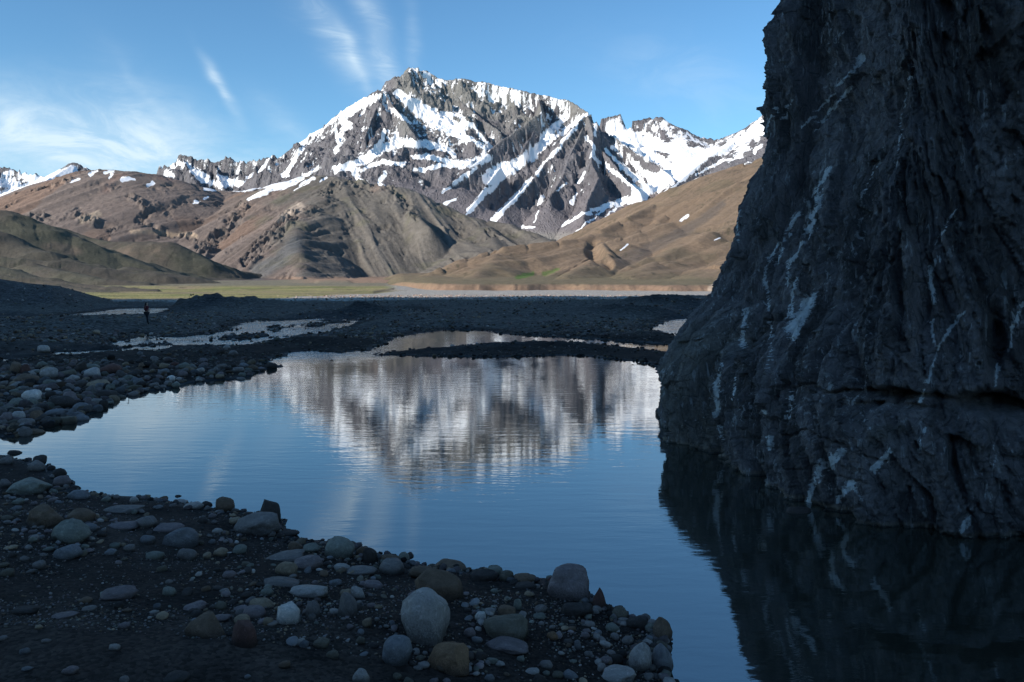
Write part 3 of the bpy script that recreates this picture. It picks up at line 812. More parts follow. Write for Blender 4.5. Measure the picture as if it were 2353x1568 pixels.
def ground_z(X, Y, full=False):
    X = np.asarray(X, np.float64); Y = np.asarray(Y, np.float64)
    d, far = water_sdf(X, Y)
    dm = np.minimum(d, far)
    vx = CX + X / np.maximum(Y, 1.0) * F
    # land
    near_bank = sstep(17, 12, Y) * sstep(7.5, 4.5, X)
    h = 0.02 + 0.085 * np.clip(dm, 0, 1.2) + 0.03 * np.clip(dm - 1.2, 0, 6)
    h = h + near_bank * (0.05 * np.clip(d, 0, 3) + 0.10 * np.clip(d - 1.0, 0, 4)) + sstep(5.2, -0.5, Y) * 1.55
    h = h + 0.05 * fbm2(X / 3.1, Y / 3.1, 4, seed=911) * sstep(0, 1.0, dm) + sstep(25, 45, Y) * (fbm2(X / 7, Y / 12, 4, seed=912) * 0.22 + 0.12) * sstep(0.5, 5, dm)
    # dry bars and heaps of gravel beyond the pond
    for (mx, my, rx, ry, hh) in MOUNDS:
        cx, cy = G(mx, my)
        q = ((X - cx) / rx) ** 2 + ((Y - cy) / ry) ** 2
        h = h + hh * np.exp(-q) * sstep(0, 1.5, dm) * (1 + 0.5 * fbm2(X / 1.5, Y / 1.5, 3, seed=914))
    rough = sstep(0, 0.5, dm)
    h = h + rough * (fbm2(X / 0.9, Y / 0.9, 3, 0.6, seed=913) * 0.022 + (ridged2(X / 1.1, Y / 1.6, 4, 0.6, seed=915) - 0.5) * 0.12 * sstep(22, 50, Y) * sstep(0, 3, dm))
    # under water
    bed = -0.03 - 0.16 * np.clip(-dm, 0, 2) - 0.05 * np.clip(-dm - 2, 0, 8) + 0.04 * fbm2(X / 0.8, Y / 0.8, 4, seed=916)
    z = np.where(dm > 0, np.maximum(h, 0.015), np.minimum(bed, -0.012))
    # the plain falls away down valley, beyond the pond
    fall = -0.012 * np.clip(Y - 118, 0, 382)
    z = z + fall
    # lower left bluff in the shade
    ux = X / np.maximum(Y, 1)
    bl = stroke(vx, Y, [(-900, 120), (-300, 116), (0, 110), (120, 111), (190, 116), (250, 124)], 21, 14)
    z = z + 3.9 * sstep(0, 0.9, bl + fbm2(X / 5, Y / 5, 4, seed=917) * 0.12) * sstep(300, 120, vx) * (0.55 + 0.45 * sstep(260, -200, vx))
    # flat terrace of reddish soil in front of the centre hill, and a bank of the meadow
    z = z + 3.2 * sstep(940, 960, Y + fbm2(X / 40, Y / 40, 3, seed=918) * 50) * sstep(610, 760, vx) * sstep(1080, 960, vx)
    z = z + 1.1 * sstep(500, 520, Y + (vx - 700) * 0.25 + fbm2(X / 30, Y / 30, 3, seed=919) * 30) * sstep(980, 900, vx)
    z = z + fbm2(X / 60, Y / 60, 4, seed=920) * 0.5 * sstep(250, 500, Y)
    if full:
        return z, dm, d, far
    return z


MOUNDS = [(455, 712, 5.0, 3.5, 0.55), (845, 724, 3.6, 4, 0.95), (1528, 712, 6.0, 7, 1.5), (1440, 728, 4.5, 4, 0.8), (1330, 716, 5, 6, 0.7), (1230, 726, 4, 5, 0.35), (540, 713, 7.5, 5, 0.8), (450, 712, 4.5, 6, 0.45), (690, 706, 8, 10, 0.4),
          (250, 758, 5.0, 4, 0.35), (120, 752, 5.5, 5, 0.35), (1050, 706, 9, 12, 0.35), (1620, 700, 8, 10, 0.7), (1500, 778, 3.0, 2.2, 0.25), (760, 792, 3, 2, 0.22), (300, 826, 4, 1.6, 0.12), (1300, 803, 5.0, 0.6, 0.12), (1000, 809, 4.0, 0.5, 0.08)]


def hit(vx, vy):
    """where the sight line through a picture point meets the ground"""
    Yt = np.geomspace(3.5, 130, 260)
    X = (vx - CX) / F * Yt
    Zr = CAM_H + (HOR - vy) / F * Yt
    Zg = np.maximum(ground_z(X, Yt), 0.0)
    k = np.argmax(Zr <= Zg)
    if k == 0: k = 1
    a = Zr[k - 1] - Zg[k - 1]; b = Zr[k] - Zg[k]
    t = a / (a - b + 1e-9)
    return X[k - 1] + (X[k] - X[k - 1]) * t, Yt[k - 1] + (Yt[k] - Yt[k - 1]) * t


def build_ground():
    # rows bunched the way the eye sees them, and running on behind the camera
    scr = np.concatenate([np.linspace(2300, 1620, 60), np.linspace(1616, 1000, 190), np.linspace(998, 700, 220), np.linspace(699, 662, 70)])
    ys = (CAM_H - 0.0) * F / (scr - HOR)
    ys = np.concatenate([[-3.0, -1.5, 0.0, 1.5, 3.0], ys[ys > 3.6], np.geomspace(305, 2600, 60)])
    off = 7.0
    u = np.concatenate([np.linspace(-2.6, -0.68, 60), np.linspace(-0.675, 0.66, 640), np.linspace(0.67, 2.6, 60)])
    Y = ys[:, None] * np.ones((1, len(u)))
    k = sstep(0, 40, ys)[:, None]
    X = u[None, :] * (Y + off * (1 - k) + off * 0.3 * k)
    Z, dm, d, far = ground_z(X, Y, True)
    vx = CX + X / np.maximum(Y, 1.0) * F
    vy = HOR - (Z - CAM_H) / np.maximum(Y, 1.0) * F
    n1 = fbm2(X / 2.5, Y / 2.5, 4, seed=941); n2 = fbm2(X / 14, Y / 20, 4, seed=942)
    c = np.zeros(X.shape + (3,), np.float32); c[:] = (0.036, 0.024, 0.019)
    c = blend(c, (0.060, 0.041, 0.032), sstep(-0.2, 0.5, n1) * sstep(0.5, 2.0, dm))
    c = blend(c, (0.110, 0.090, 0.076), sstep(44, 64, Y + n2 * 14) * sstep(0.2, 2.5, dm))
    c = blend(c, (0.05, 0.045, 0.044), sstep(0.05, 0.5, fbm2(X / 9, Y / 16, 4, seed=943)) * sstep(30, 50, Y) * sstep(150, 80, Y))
    for (mx, my, rx, ry, hh) in MOUNDS[1:4]:
        cx, cy = G(mx, my)
        c = blend(c, (0.040, 0.034, 0.031), 0.9 * np.exp(-((X - cx) / rx) ** 2 - ((Y - cy) / ry) ** 2))
    c = blend(c, (0.022, 0.020, 0.020), sstep(0.45, 0.1, dm) * sstep(140, 110, Y))
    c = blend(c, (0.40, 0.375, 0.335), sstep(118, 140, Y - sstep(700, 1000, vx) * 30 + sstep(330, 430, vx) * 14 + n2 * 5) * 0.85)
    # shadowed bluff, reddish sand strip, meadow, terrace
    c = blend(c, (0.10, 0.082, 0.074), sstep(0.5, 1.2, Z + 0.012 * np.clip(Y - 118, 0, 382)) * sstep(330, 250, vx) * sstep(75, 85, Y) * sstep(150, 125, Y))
    c = blend(c, (0.30, 0.23, 0.18), sstep(128, 142, Y + n2 * 5) * sstep(640, 520, vx))
    mead = sstep(-8, 8, Y - 150 - 90 * sstep(600, 860, vx) - 160 * sstep(850, 930, vx) + n2 * 14) * sstep(930, 880, vx + n2 * 30)
    mc = np.zeros_like(c); mc[:] = (0.285, 0.255, 0.115)
    mc = blend(mc, (0.29, 0.22, 0.15), sstep(-0.05, 0.35, fbm2(X / 60, Y / 30, 5, 0.6, seed=944)) * 0.85)
    mc = blend(mc, (0.16, 0.18, 0.07), sstep(0.0, 0.4, fbm2(X / 45, Y / 22, 5, 0.6, seed=945)) * 0.8)
    mc = blend(mc, (0.10, 0.095, 0.06), sstep(0.28, 0.42, fbm2(X / 25, Y / 7, 4, 0.6, seed=947)) * 0.7)
    mc = blend(mc, (0.20, 0.18, 0.13), sstep(560, 760, Y))
    c = c * (1 - mead[..., None]) + mc * mead[..., None]
    c = blend(c, (0.30, 0.20, 0.14), sstep(900, 960, Y + n2 * 30) * sstep(640, 760, vx))
    c = blend(c, (0.085, 0.075, 0.06), stroke(vx, vy, [(860, 672), (905, 664)], 5, 4))
    # silt and stones of the pond bed
    c = blend(c, (0.050, 0.052, 0.048), sstep(0.0, -0.8, dm) * sstep(140, 110, Y))
    c = blend(c, (0.16, 0.13, 0.09), sstep(0.25, 0.5, fbm2(X / 0.9, Y / 0.9, 4, seed=946)) * sstep(-0.3, -2.0, dm) * 0.5)
    grav = sstep(30, 60, Y)
    wet = sstep(0.7, 0.1, dm) * sstep(130, 100, Y)
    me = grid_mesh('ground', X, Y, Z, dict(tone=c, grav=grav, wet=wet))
    m, t, b = new_mat('gravel_ground')
    pos = t.node('ShaderNodeNewGeometry').outputs['Position']
    col = t.attr('tone').outputs['Color']
    n = t.noise(pos, 1.3, 8, 0.65)
    fine = t.noise(pos, 30, 6, 0.75)
    vo = t.voro(pos, 26.0); vc = t.voro(pos, 26.0, out='Color')
    vo2 = t.voro(pos, 5.5); vc2 = t.voro(pos, 5.5, out='Color')
    g = t.attr('grav').outputs['Fac']
    sc1 = t.node('ShaderNodeSeparateColor'); t.put(sc1.inputs[0], vc)
    sc2 = t.node('ShaderNodeSeparateColor'); t.put(sc2.inputs[0], vc2)
    var_near = t.remap(sc1.outputs[0], 0, 1, 0.6, 1.55, smooth=False)
    var_far = t.remap(sc2.outputs[0], 0, 1, 0.45, 1.6, smooth=False)
    mv = t.node('ShaderNodeMix'); mv.data_type = 'FLOAT'
    t.put(mv.inputs[0], g); t.put(mv.inputs[2], var_near); t.put(mv.inputs[3], var_far)
    v = t.math('MULTIPLY', mv.outputs[0], t.remap(n, 0.3, 0.7, 0.6, 1.4, smooth=False))
    v = t.math('MULTIPLY', v, t.remap(fine, 0.3, 0.7, 0.75, 1.25, smooth=False))
    t.put(b.inputs['Base Color'], t.vmath('SCALE', col, scale=v))
    wet_a = t.attr('wet').outputs['Fac']
    t.put(b.inputs['Roughness'], t.remap(wet_a, 0, 1, 0.92, 0.6))
    b.inputs['Specular IOR Level'].default_value = 0.08
    hb = t.math('ADD', t.math('MULTIPLY', t.math('SUBTRACT', 1.0, vo), 0.5), t.math('MULTIPLY', fine, 0.6))
    hn = t.bump(hb, 0.8, 0.025)
    hn = t.bump(t.math('MULTIPLY', t.math('SUBTRACT', 1.0, vo2), g), 0.8, 0.12, hn)
    t.put(b.inputs['Normal'], hn)
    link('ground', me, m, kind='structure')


def build_water():
    m = bpy.data.materials.new('pond_water')
    m.use_nodes = True
    t = NT(m.node_tree); t.n.clear()
    out = t.node('ShaderNodeOutputMaterial')
    pos = t.node('ShaderNodeNewGeometry').outputs['Position']
    # short wind ripples, a slower swell and calmer patches
    calm = t.noise(t.mapping(pos, scale=(0.10, 0.22, 1)), 1.0, 3, 0.5)
    rip = t.noise(t.mapping(pos, rot=(0, 0, 0.25), scale=(3.2, 7.5, 1)), 1.0, 4, 0.6, 0.4)
    rip2 = t.noise(t.mapping(pos, rot=(0, 0, -0.3), scale=(9, 22, 1)), 1.0, 3, 0.6)
    rip0 = t.noise(t.mapping(pos, rot=(0, 0, 0.1), scale=(0.9, 3.6, 1)), 1.0, 3, 0.5, 0.3)
    h = t.math('ADD', t.math('MULTIPLY', rip0, 1.6), t.math('ADD', t.math('MULTIPLY', rip, 0.40), t.math('MULTIPLY', rip2, 0.10)))
    h = t.math('MULTIPLY', h, t.remap(calm, 0.3, 0.7, 0.5, 1.3))
    # the shallow running channels beyond the pond are choppier
    sx = t.node('ShaderNodeSeparateXYZ'); t.l.new(pos, sx.inputs[0])
    run = t.math('MULTIPLY', t.remap(sx.outputs[1], 37, 44), t.remap(sx.outputs[0], -5, -9))
    run = t.math('MAXIMUM', run, t.math('MULTIPLY', t.remap(sx.outputs[1], 50, 56), t.remap(sx.outputs[0], 8, 11)))
    h = t.math('MULTIPLY', h, t.math('MULTIPLY_ADD', run, 11.0, 1.0))
    nrm = t.bump(h, 1.0, 0.0023)
    fr = t.node('ShaderNodeFresnel'); fr.inputs[0].default_value = 2.7
    t.put(fr.inputs[1], nrm)
    k = t.math('MULTIPLY_ADD', fr.outputs[0], 0.92, 0.07, clamp=True)
    gl = t.node('ShaderNodeBsdfGlossy'); gl.inputs['Roughness'].default_value = 0.02
    gl.inputs['Color'].default_value = (0.93, 0.97, 1, 1)
    t.put(gl.inputs['Normal'], nrm)
    tr = t.node('ShaderNodeBsdfTransparent'); tr.inputs[0].default_value = (0.50, 0.48, 0.40, 1)
    df = t.node('ShaderNodeBsdfDiffuse'); df.inputs[0].default_value = (0.050, 0.048, 0.034, 1)
    body = t.node('ShaderNodeMixShader'); body.inputs[0].default_value = 0.55
    t.l.new(tr.outputs[0], body.inputs[1]); t.l.new(df.outputs[0], body.inputs[2])
    mx = t.node('ShaderNodeMixShader')
    t.put(mx.inputs[0], k)
    t.l.new(body.outputs[0], mx.inputs[1]); t.l.new(gl.outputs[0], mx.inputs[2])
    t.l.new(mx.outputs[0], out.inputs[0])
    def sheet(name, x0, x1, y0, y1):
        me = bpy.data.meshes.new(name)
        me.from_pydata([(x0, y0, 0), (x1, y0, 0), (x1, y1, 0), (x0, y1, 0)], [], [(0, 1, 2, 3)])
        return link(name, me, m, kind='structure')
    sheet('water', -95, 60, 3.0, 122)


# ================================================================== CLIFF
def plates(u, v, su, sv, seed):
    """broken rock faces: each cell of a jittered grid is its own tilted plane"""
    U = u / su; V = v / sv
    iu = np.floor(U).astype(np.int64); iv = np.floor(V).astype(np.int64)
    best = np.full(u.shape, 1e9); out = np.zeros(u.shape)
    zz = np.zeros(1, np.int64)
    for a in (-1, 0, 1):
        for b in (-1, 0, 1):
            ju, jv = iu + a, iv + b
            pu = ju + _hash(ju, jv, zz, seed); pv = jv + _hash(ju, jv, zz, seed + 1)
            du = U - pu; dv = V - pv
            d = du * du + dv * dv
            hgt = _hash(ju, jv, zz, seed + 2) - 0.5 + du * (_hash(ju, jv, zz, seed + 3) - 0.5) * 1.5 + dv * (_hash(ju, jv, zz, seed + 4) - 0.5) * 1.3
            m = d < best
            best = np.where(m, d, best); out = np.where(m, hgt, out)
    return out


def build_cliff():
    base_px = [(1515, 1012), (1538, 1027), (1575, 1032), (1612, 1030), (1632, 1048), (1665, 1066), (1700, 1085), (1760, 1110), (1800, 1140), (1818, 1158), (1870, 1175), (1930, 1205), (1985, 1217), (2080, 1220), (2180, 1226), (2205, 1240), (2353, 1246), (2500, 1262), (2800, 1310), (3300, 1420)]
    pts = [(30, 52), (20, 45), (12, 37), (7.5, 30), (5.0, 25.5), (3.9, 22.4)] + [G(*p) for p in base_px]
    # resample the foot line evenly along picture-weighted length
    P0 = np.array(pts)
    seg = np.hypot(*np.diff(P0, axis=0).T); arc = np.concatenate([[0], np.cumsum(seg)])
    total = arc[-1]
    # smooth curve
    dense = np.linspace(0, total, 1600)
    bx = np.interp(dense, arc, P0[:, 0]); by = np.interp(dense, arc, P0[:, 1])
    ker = np.hanning(31); ker /= ker.sum()
    sx = np.convolve(np.pad(bx, 15, 'edge'), ker, 'valid'); sy = np.convolve(np.pad(by, 15, 'edge'), ker, 'valid')
    ker2 = np.hanning(301); ker2 /= ker2.sum()
    gx = np.convolve(np.pad(bx, 150, 'edge'), ker2, 'valid'); gy = np.convolve(np.pad(by, 150, 'edge'), ker2, 'valid')
    tx, ty = np.gradient(gx), np.gradient(gy)
    L = np.hypot(tx, ty); tx /= L; ty /= L
    # outward side: to the left of the picture / towards the camera
    nx, ny = ty, -tx
    if nx[700] > 0: nx, ny = -nx, -ny
    corner = arc[6]
    w = np.interp(dense, [0, corner - 6, corner - 2, total], [0.35, 1.0, 4.2, 1.9])
    cum = np.cumsum(w); cum = (cum - cum[0]) / (cum[-1] - cum[0])
    NS, NH = 760, 560
    s = np.interp(np.linspace(0, 1, NS), cum, dense)
    hh = np.concatenate([np.linspace(-0.6, 3.2, 210), np.linspace(3.2, 12.8, 290)[1:], np.linspace(12.8, 19, 61)[1:]])
    NH = len(hh)
    Sg, Hg = np.meshgrid(s, hh)
    Bx = np.interp(Sg, dense, sx); By = np.interp(Sg, dense, sy)
    Nx = np.interp(Sg, dense, nx); Ny = np.interp(Sg, dense, ny)
    # how far the face leans back at each height (traced on the left outline)
    back = np.interp(Hg, [-0.6, 0, 0.8, 1.5, 2.2, 2.9, 3.5, 4.1, 4.7, 5.3, 6.2, 7.0, 7.8, 8.4, 9.6, 10.5, 11.7, 13, 16, 19],
                     [-0.1, 0, 0.0, 0.10, 0.45, 0.98, 1.52, 1.80, 1.95, 2.12, 2.40, 2.75, 2.86, 2.74, 2.88, 2.92, 3.62, 4.3, 6.5, 9.5])
    rel = Sg - corner
    right = sstep(5.0, 11.0, rel)
    fac = 1.0 - 0.62 * right
    low = np.interp(Hg, [-0.6, 0, 0.5, 1.0, 1.6, 2.0, 2.6, 3.4], [-0.15, 0.0, 0.12, 0.30, 0.55, 0.85, 0.90, 0.95])
    back = back * fac + right * (low - 0.15 * sstep(0.0, 2, Hg)) * 0.8
    x0 = Bx - Nx * back; y0 = By - Ny * back
    # relief
    q = Sg * 1.0; z = Hg
    slant = q + z * 0.42
    wob = fbm3(q / 2.2, z / 3.0, z * 0 + 1.3, 3, seed=1001) * 0.9
    big = fbm3(slant / 2.6, z / 4.5, y0 * 0.05, 4, 0.55, seed=1003)
    # ribs parted by narrow clefts
    f1 = 1.15 - 1.5 * (1 - np.abs(vnoise2((slant + wob) / 1.25, z / 5.5 + wob * 0.2, 1005) * 2 - 1)) ** 5
    f2 = 1.05 - 1.3 * (1 - np.abs(vnoise2((slant * 1.0 + wob * 0.5) / 0.50, z / 3.4 + 7, 1006) * 2 - 1)) ** 4
    f1 = f1 + 0.25 * fbm2(slant / 1.2, z / 4, 2, seed=1070)
    f3 = ridged2(slant / 0.26, z / 0.9, 4, 0.6, seed=1007)
    fine = fbm3(q / 0.22, z / 0.26, y0 / 3, 4, 0.6, seed=1008)
    blocky = np.round((fbm2((q + wob) / 0.9, (z - q * 0.2) / 0.8, 3, seed=1010) * 3)) / 3
    plate1 = plates(slant + wob * 0.35, z + 0.35 * fbm2(q / 1.3, z / 1.3, 3, seed=1060), 0.95, 2.1, 5)
    plate2 = plates(slant + wob * 0.5 + 0.1 * plate1, z * 1.0 + q * 0.3, 0.34, 0.62, 9)
    plate3 = plates(slant, z + q * 0.5, 0.13, 0.2, 13)
    foldy = sstep(9.5, 3.5, z)                # the folds are strongest on the lower half
    top_k = sstep(4.0, 7.0, z)
    disp = (0.34 - 0.16 * top_k) * big + (1 - 0.55 * top_k) * ((0.30 - 0.12 * right) * (f1 - 0.75) + (0.16 - 0.10 * right) * (f2 - 0.75)) * (0.25 + 0.75 * foldy) * (1 - 0.45 * right) + (0.17 - 0.09 * top_k) * (f3 - 0.45) + 0.045 * fine + (0.36 * plate1 + 0.17 * plate2) * (1 - 0.25 * foldy) + 0.05 * plate3 - 0.20 - 0.12 * sstep(3, 0, np.abs(rel))
    disp = disp + 0.06 * (ridged2(q / 0.11, z / 0.17, 3, 0.6, seed=1018) - 0.5)
    # swelling boulders below the long crack
    swell = np.clip(1.9 - z, 0, 1.9) / 1.9
    disp = disp + right * 0.28 * np.sin(np.clip(swell, 0, 1) * PI) * (0.6 + 0.8 * vnoise2(q / 1.3, z / 3, 1011))
    # slab at the left corner
    disp = disp + 0.16 * sstep(2.2, 1.2, np.abs(rel - 0.6)) * sstep(3.6, 2.2, z)
    # long horizontal crack
    crack_h = 1.95 + 0.10 * np.sin(q * 0.9) + 0.16 * fbm2(q / 1.2, q * 0, 3, seed=1012)
    cr = np.exp(-((z - crack_h) / 0.035) ** 2) * sstep(4.0, 6.0, rel)
    disp = disp - 0.22 * cr * (0.5 + vnoise2(q / 0.7, q * 0 + 3, 1013))
    for (a, b) in ((1.15, 0.5), (0.62, 0.35)):
        ch = a + 0.2 * fbm2(q / 1.0 + a, q * 0, 3, seed=1014)
        disp = disp - b * 0.16 * np.exp(-((z - ch) / 0.025) ** 2) * sstep(0, 0.4, vnoise2(q / 1.4, q * 0 + a, 1015) - 0.35)
    # hollows under the ledge
    px, py = to_px(x0, y0, z)
    def pit(vx, vy, rx, ry, dep):
        return dep * np.exp(-(((px - vx) / rx) ** 2 + ((py - vy) / ry) ** 2) ** 1.5)
    disp = disp - pit(2040, 912, 50, 16, 0.75) - pit(2262, 925, 55, 22, 0.8) - pit(2285, 790, 22, 60, 0.45) - pit(2030, 935, 90, 8, 0.3) - pit(2330, 945, 60, 16, 0.5)
    disp = disp - pit(1690, 770, 10, 70, 0.25) - pit(1640, 840, 10, 60, 0.2) + pit(1590, 930, 45, 80, 0.12) - pit(2120, 740, 20, 90, 0.18) - pit(1900, 150, 40, 30, 0.15)
    X = x0 + Nx * disp; Y = y0 + Ny * disp
    Z = Hg + 0.04 * fine
    # close the top: last rows run back as a plateau
    ext = np.linspace(0, 1, 14)[1:]
    Xt = [X]; Yt = [Y]; Zt = [Z]
    cxm, cym = 30.0, 30.0
    for e in ext:
        Xt.append((X[-1] + (cxm - X[-1]) * e)[None]); Yt.append((Y[-1] + (cym - Y[-1]) * e)[None]); Zt.append((Z[-1] + 4 * e * (2 - e) + fbm2(X[-1] + e * 9, Y[-1], 3, seed=1020) * 0.4)[None])
    Xa = np.concatenate(Xt); Ya = np.concatenate(Yt); Za = np.concatenate(Zt)
    # pale veins and lime streaks
    vx, vy = to_px(X, Y, Z)
    wx = vx + fbm2(q / 0.5, z / 0.5, 4, 0.6, seed=1031) * 9; wy = vy + fbm2(q / 0.5 + 9, z / 0.5, 4, 0.6, seed=1032) * 10
    v = np.full(X.shape, -3.0, np.float32)
    for p, w0, w1 in [([(1856, 690), (1850, 715), (1836, 740), (1822, 764)], 20, 21), ([(1828, 640), (1822, 690), (1810, 760)], 6, 9), ([(1718, 712), (1712, 745), (1708, 790)], 8, 10), ([(1760, 640), (1765, 700), (1772, 780), (1765, 850)], 4, 3),
                      ([(1985, 135), (1960, 165), (1925, 195)], 9, 5), ([(1960, 200), (1930, 235), (1895, 275), (1870, 300)], 7, 3), ([(1925, 215), (1880, 255), (1845, 290)], 3, 4), ([(1905, 385), (1885, 430), (1878, 460)], 9, 8), ([(1880, 470), (1862, 500)], 8, 5),
                      ([(1835, 485), (1815, 530), (1798, 570), (1785, 610)], 4, 5), ([(1872, 505), (1850, 545), (1830, 580), (1815, 600)], 6, 7), ([(1790, 560), (1768, 600), (1760, 650)], 5, 3), ([(1812, 600), (1806, 660)], 5, 3),
                      ([(2150, 600), (2140, 660), (2145, 700)], 11, 8), ([(2140, 740), (2150, 800)], 5, 3), ([(2353, 700), (2325, 760), (2318, 810)], 9, 4), ([(2290, 840), (2285, 885)], 5, 3), ([(2215, 720), (2160, 800), (2115, 925)], 3, 6),
                      ([(1655, 840), (1645, 900), (1650, 950)], 5, 8), ([(1640, 950), (1655, 1010)], 7, 4), ([(1765, 1005), (1770, 1030)], 6, 5), ([(1885, 1060), (1870, 1110), (1858, 1150)], 8, 12), ([(1690, 870), (1680, 920)], 3, 2), ([(1822, 900), (1815, 960)], 4, 3),
                      ([(1750, 930), (1762, 950)], 6, 5), ([(2125, 985), (2110, 1040)], 5, 3), ([(2040, 1040), (2010, 1075)], 14, 12), ([(1935, 1040), (1905, 1070)], 16, 14), ([(1950, 1110), (1920, 1150)], 14, 8), ([(2230, 1190), (2205, 1225)], 8, 14),
                      ([(1780, 250), (1750, 330)], 3, 2), ([(1820, 230), (1800, 280)], 2, 3), ([(2100, 150), (2075, 260), (2060, 380)], 1.5, 2), ([(2200, 480), (2150, 560)], 1.5, 2), ([(2040, 330), (1990, 440)], 1.5, 1.5), ([(1700, 480), (1690, 560)], 2, 2)]:
        v = np.maximum(v, stroke(wx, wy, p, w0, w1))
    mott = fbm2(slant / 0.14, z / 0.4, 5, 0.7, seed=1041)
    thin = ridged2((q + z * 0.55) / 0.55, z / 4.2, 5, 0.62, seed=1042)
    streak = ridged2((q + z * 0.50 + wob * 0.3) / 0.17, z / 1.5, 4, 0.6, seed=1050)
    vein = sstep(-0.30, 0.5, v + mott * 0.9) * sstep(0.30, 0.58, streak + 0.34 * sstep(0.1, 0.8, v) + mott * 0.45)
    veil = sstep(0.66, 0.9, thin + mott * 0.2) * 0.5 * sstep(-0.1, 0.4, fbm2(q / 2.5, z / 2.5, 3, seed=1043))
    sp = sstep(0.15, 0.5, mott + 0.35 * fbm2(q / 0.8, z / 0.8, 3, seed=1044)) * 0.32 * sstep(2.4, 1.2, z)
    core = sstep(0.25, 0.6, v + mott * 0.35)
    vein = np.clip(np.maximum(np.maximum(np.maximum(vein, core), veil), sp), 0, 1)
    tide = sstep(0.10, 0.02, z)
    c = np.zeros(X.shape + (3,), np.float32); c[:] = (0.215, 0.168, 0.155)
    c = blend(c, (0.085, 0.062, 0.055), sstep(-0.1, 0.45, fbm2(slant / 0.9, z / 2.0, 5, 0.6, seed=1045)))
    c = blend(c, (0.21, 0.165, 0.125), sstep(2.2, 1.2, np.abs(rel - 0.6)) * sstep(3.4, 2.4, z) * 0.7)
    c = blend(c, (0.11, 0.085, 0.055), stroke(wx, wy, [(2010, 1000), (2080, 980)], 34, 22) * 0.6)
    c = blend(c, (0.30, 0.215, 0.15), sstep(0.12, 0.05, z + 0.03 * mott) * 0.75)
    c = blend(c, (0.06, 0.045, 0.035), sstep(0.04, 0.02, z + 0.01 * mott) * 0.9)
    pad = lambda a: np.concatenate([a, np.repeat(a[-1:], len(ext), 0)])
    me = grid_mesh('rock_cliff', Xa, Ya, Za, dict(tone=pad(c), vein=pad(vein)))
    m, t, b = new_mat('cliff_rock')
    pos = t.node('ShaderNodeNewGeometry').outputs['Position']
    col = t.attr('tone').outputs['Color']
    n1 = t.noise(t.mapping(pos, rot=(0, 0.35, 0), scale=(1, 1, 0.45)), 4.0, 10, 0.7, 0.5)
    n2 = t.noise(pos, 24, 8, 0.72)
    n1r = t.noise(t.mapping(pos, rot=(0, -0.4, 0), scale=(1, 1, 0.35)), 2.6, 10, 0.72, 0.4, 'RIDGED_MULTIFRACTAL')
    wpos = t.vmath('ADD', pos, t.vmath('SCALE', t.node('ShaderNodeTexNoise').outputs['Color'], scale=0.25))
    vo = t.voro(t.mapping(wpos, rot=(0.1, -0.45, 0), scale=(1, 1, 0.4)), 3.4, 'DISTANCE_TO_EDGE')
    f = t.math('ADD', t.math('MULTIPLY', n1, 0.6), t.math('MULTIPLY', n2, 0.4))
    cc = t.vmath('SCALE', col, scale=t.math('MULTIPLY', t.remap(f, 0.34, 0.66, 0.30, 1.75, smooth=False), t.remap(vo, 0, 0.03, 0.55, 1.0)))
    area = t.remap(t.noise(pos, 0.8, 5, 0.65), 0.42, 0.60)
    for rot, sc, lo, st in ((0.50, (9, 9, 0.8), 0.57, 0.75), (0.28, (17, 17, 1.3), 0.60, 0.6), (0.95, (7, 7, 0.6), 0.61, 0.6)):
        s_ = t.noise(t.mapping(pos, rot=(0, -rot, 0), scale=sc), 1.0, 6, 0.62, 0.35)
        s_ = t.math('MULTIPLY', t.math('MULTIPLY', t.remap(s_, lo, lo + 0.07), st), area)
        cc = t.mix(s_, cc, (0.62, 0.56, 0.52, 1))
    va = t.attr('vein').outputs['Fac']
    sn = t.noise(t.mapping(pos, rot=(0, -0.45, 0), scale=(11, 11, 2.2)), 1.0, 8, 0.75, 0.5)
    brk = t.math('ADD', t.math('MULTIPLY', t.math('SUBTRACT', n2, 0.5), 2.2), t.math('MULTIPLY', t.math('SUBTRACT', sn, 0.5), 3.2))
    kv = t.math('MULTIPLY', t.remap(t.math('ADD', va, brk), 0.35, 0.85), t.remap(va, 0.05, 0.35))
    cc = t.mix(kv, cc, (0.90, 0.83, 0.78, 1))
    t.put(b.inputs['Base Color'], cc)
    t.put(b.inputs['Roughness'], t.remap(n2, 0.3, 0.7, 0.30, 0.65))
    b.inputs['Specular IOR Level'].default_value = 0.5
    cells = []
    for sc_, am in ((3.4, 0.55), (9.0, 0.22)):
        vv = t.voro(t.mapping(wpos, rot=(0.1, -0.45, 0), scale=(1, 1, 0.4)), sc_, out='Color')
        s_c = t.node('ShaderNodeSeparateColor'); t.put(s_c.inputs[0], vv)
        cells.append(t.math('MULTIPLY', s_c.outputs[0], am))
    hb = t.math('ADD', f, t.math('MULTIPLY', t.remap(vo, 0, 0.035), 0.10))
    hb = t.math('ADD', hb, t.math('ADD', cells[0], cells[1]))
    t.put(b.inputs['Normal'], t.bump(n1r, 0.9, 0.05, t.bump(hb, 1.0, 0.20)))
    link('rock_cliff', me, m, kind='structure')


build_ground()
build_water()
build_cliff()


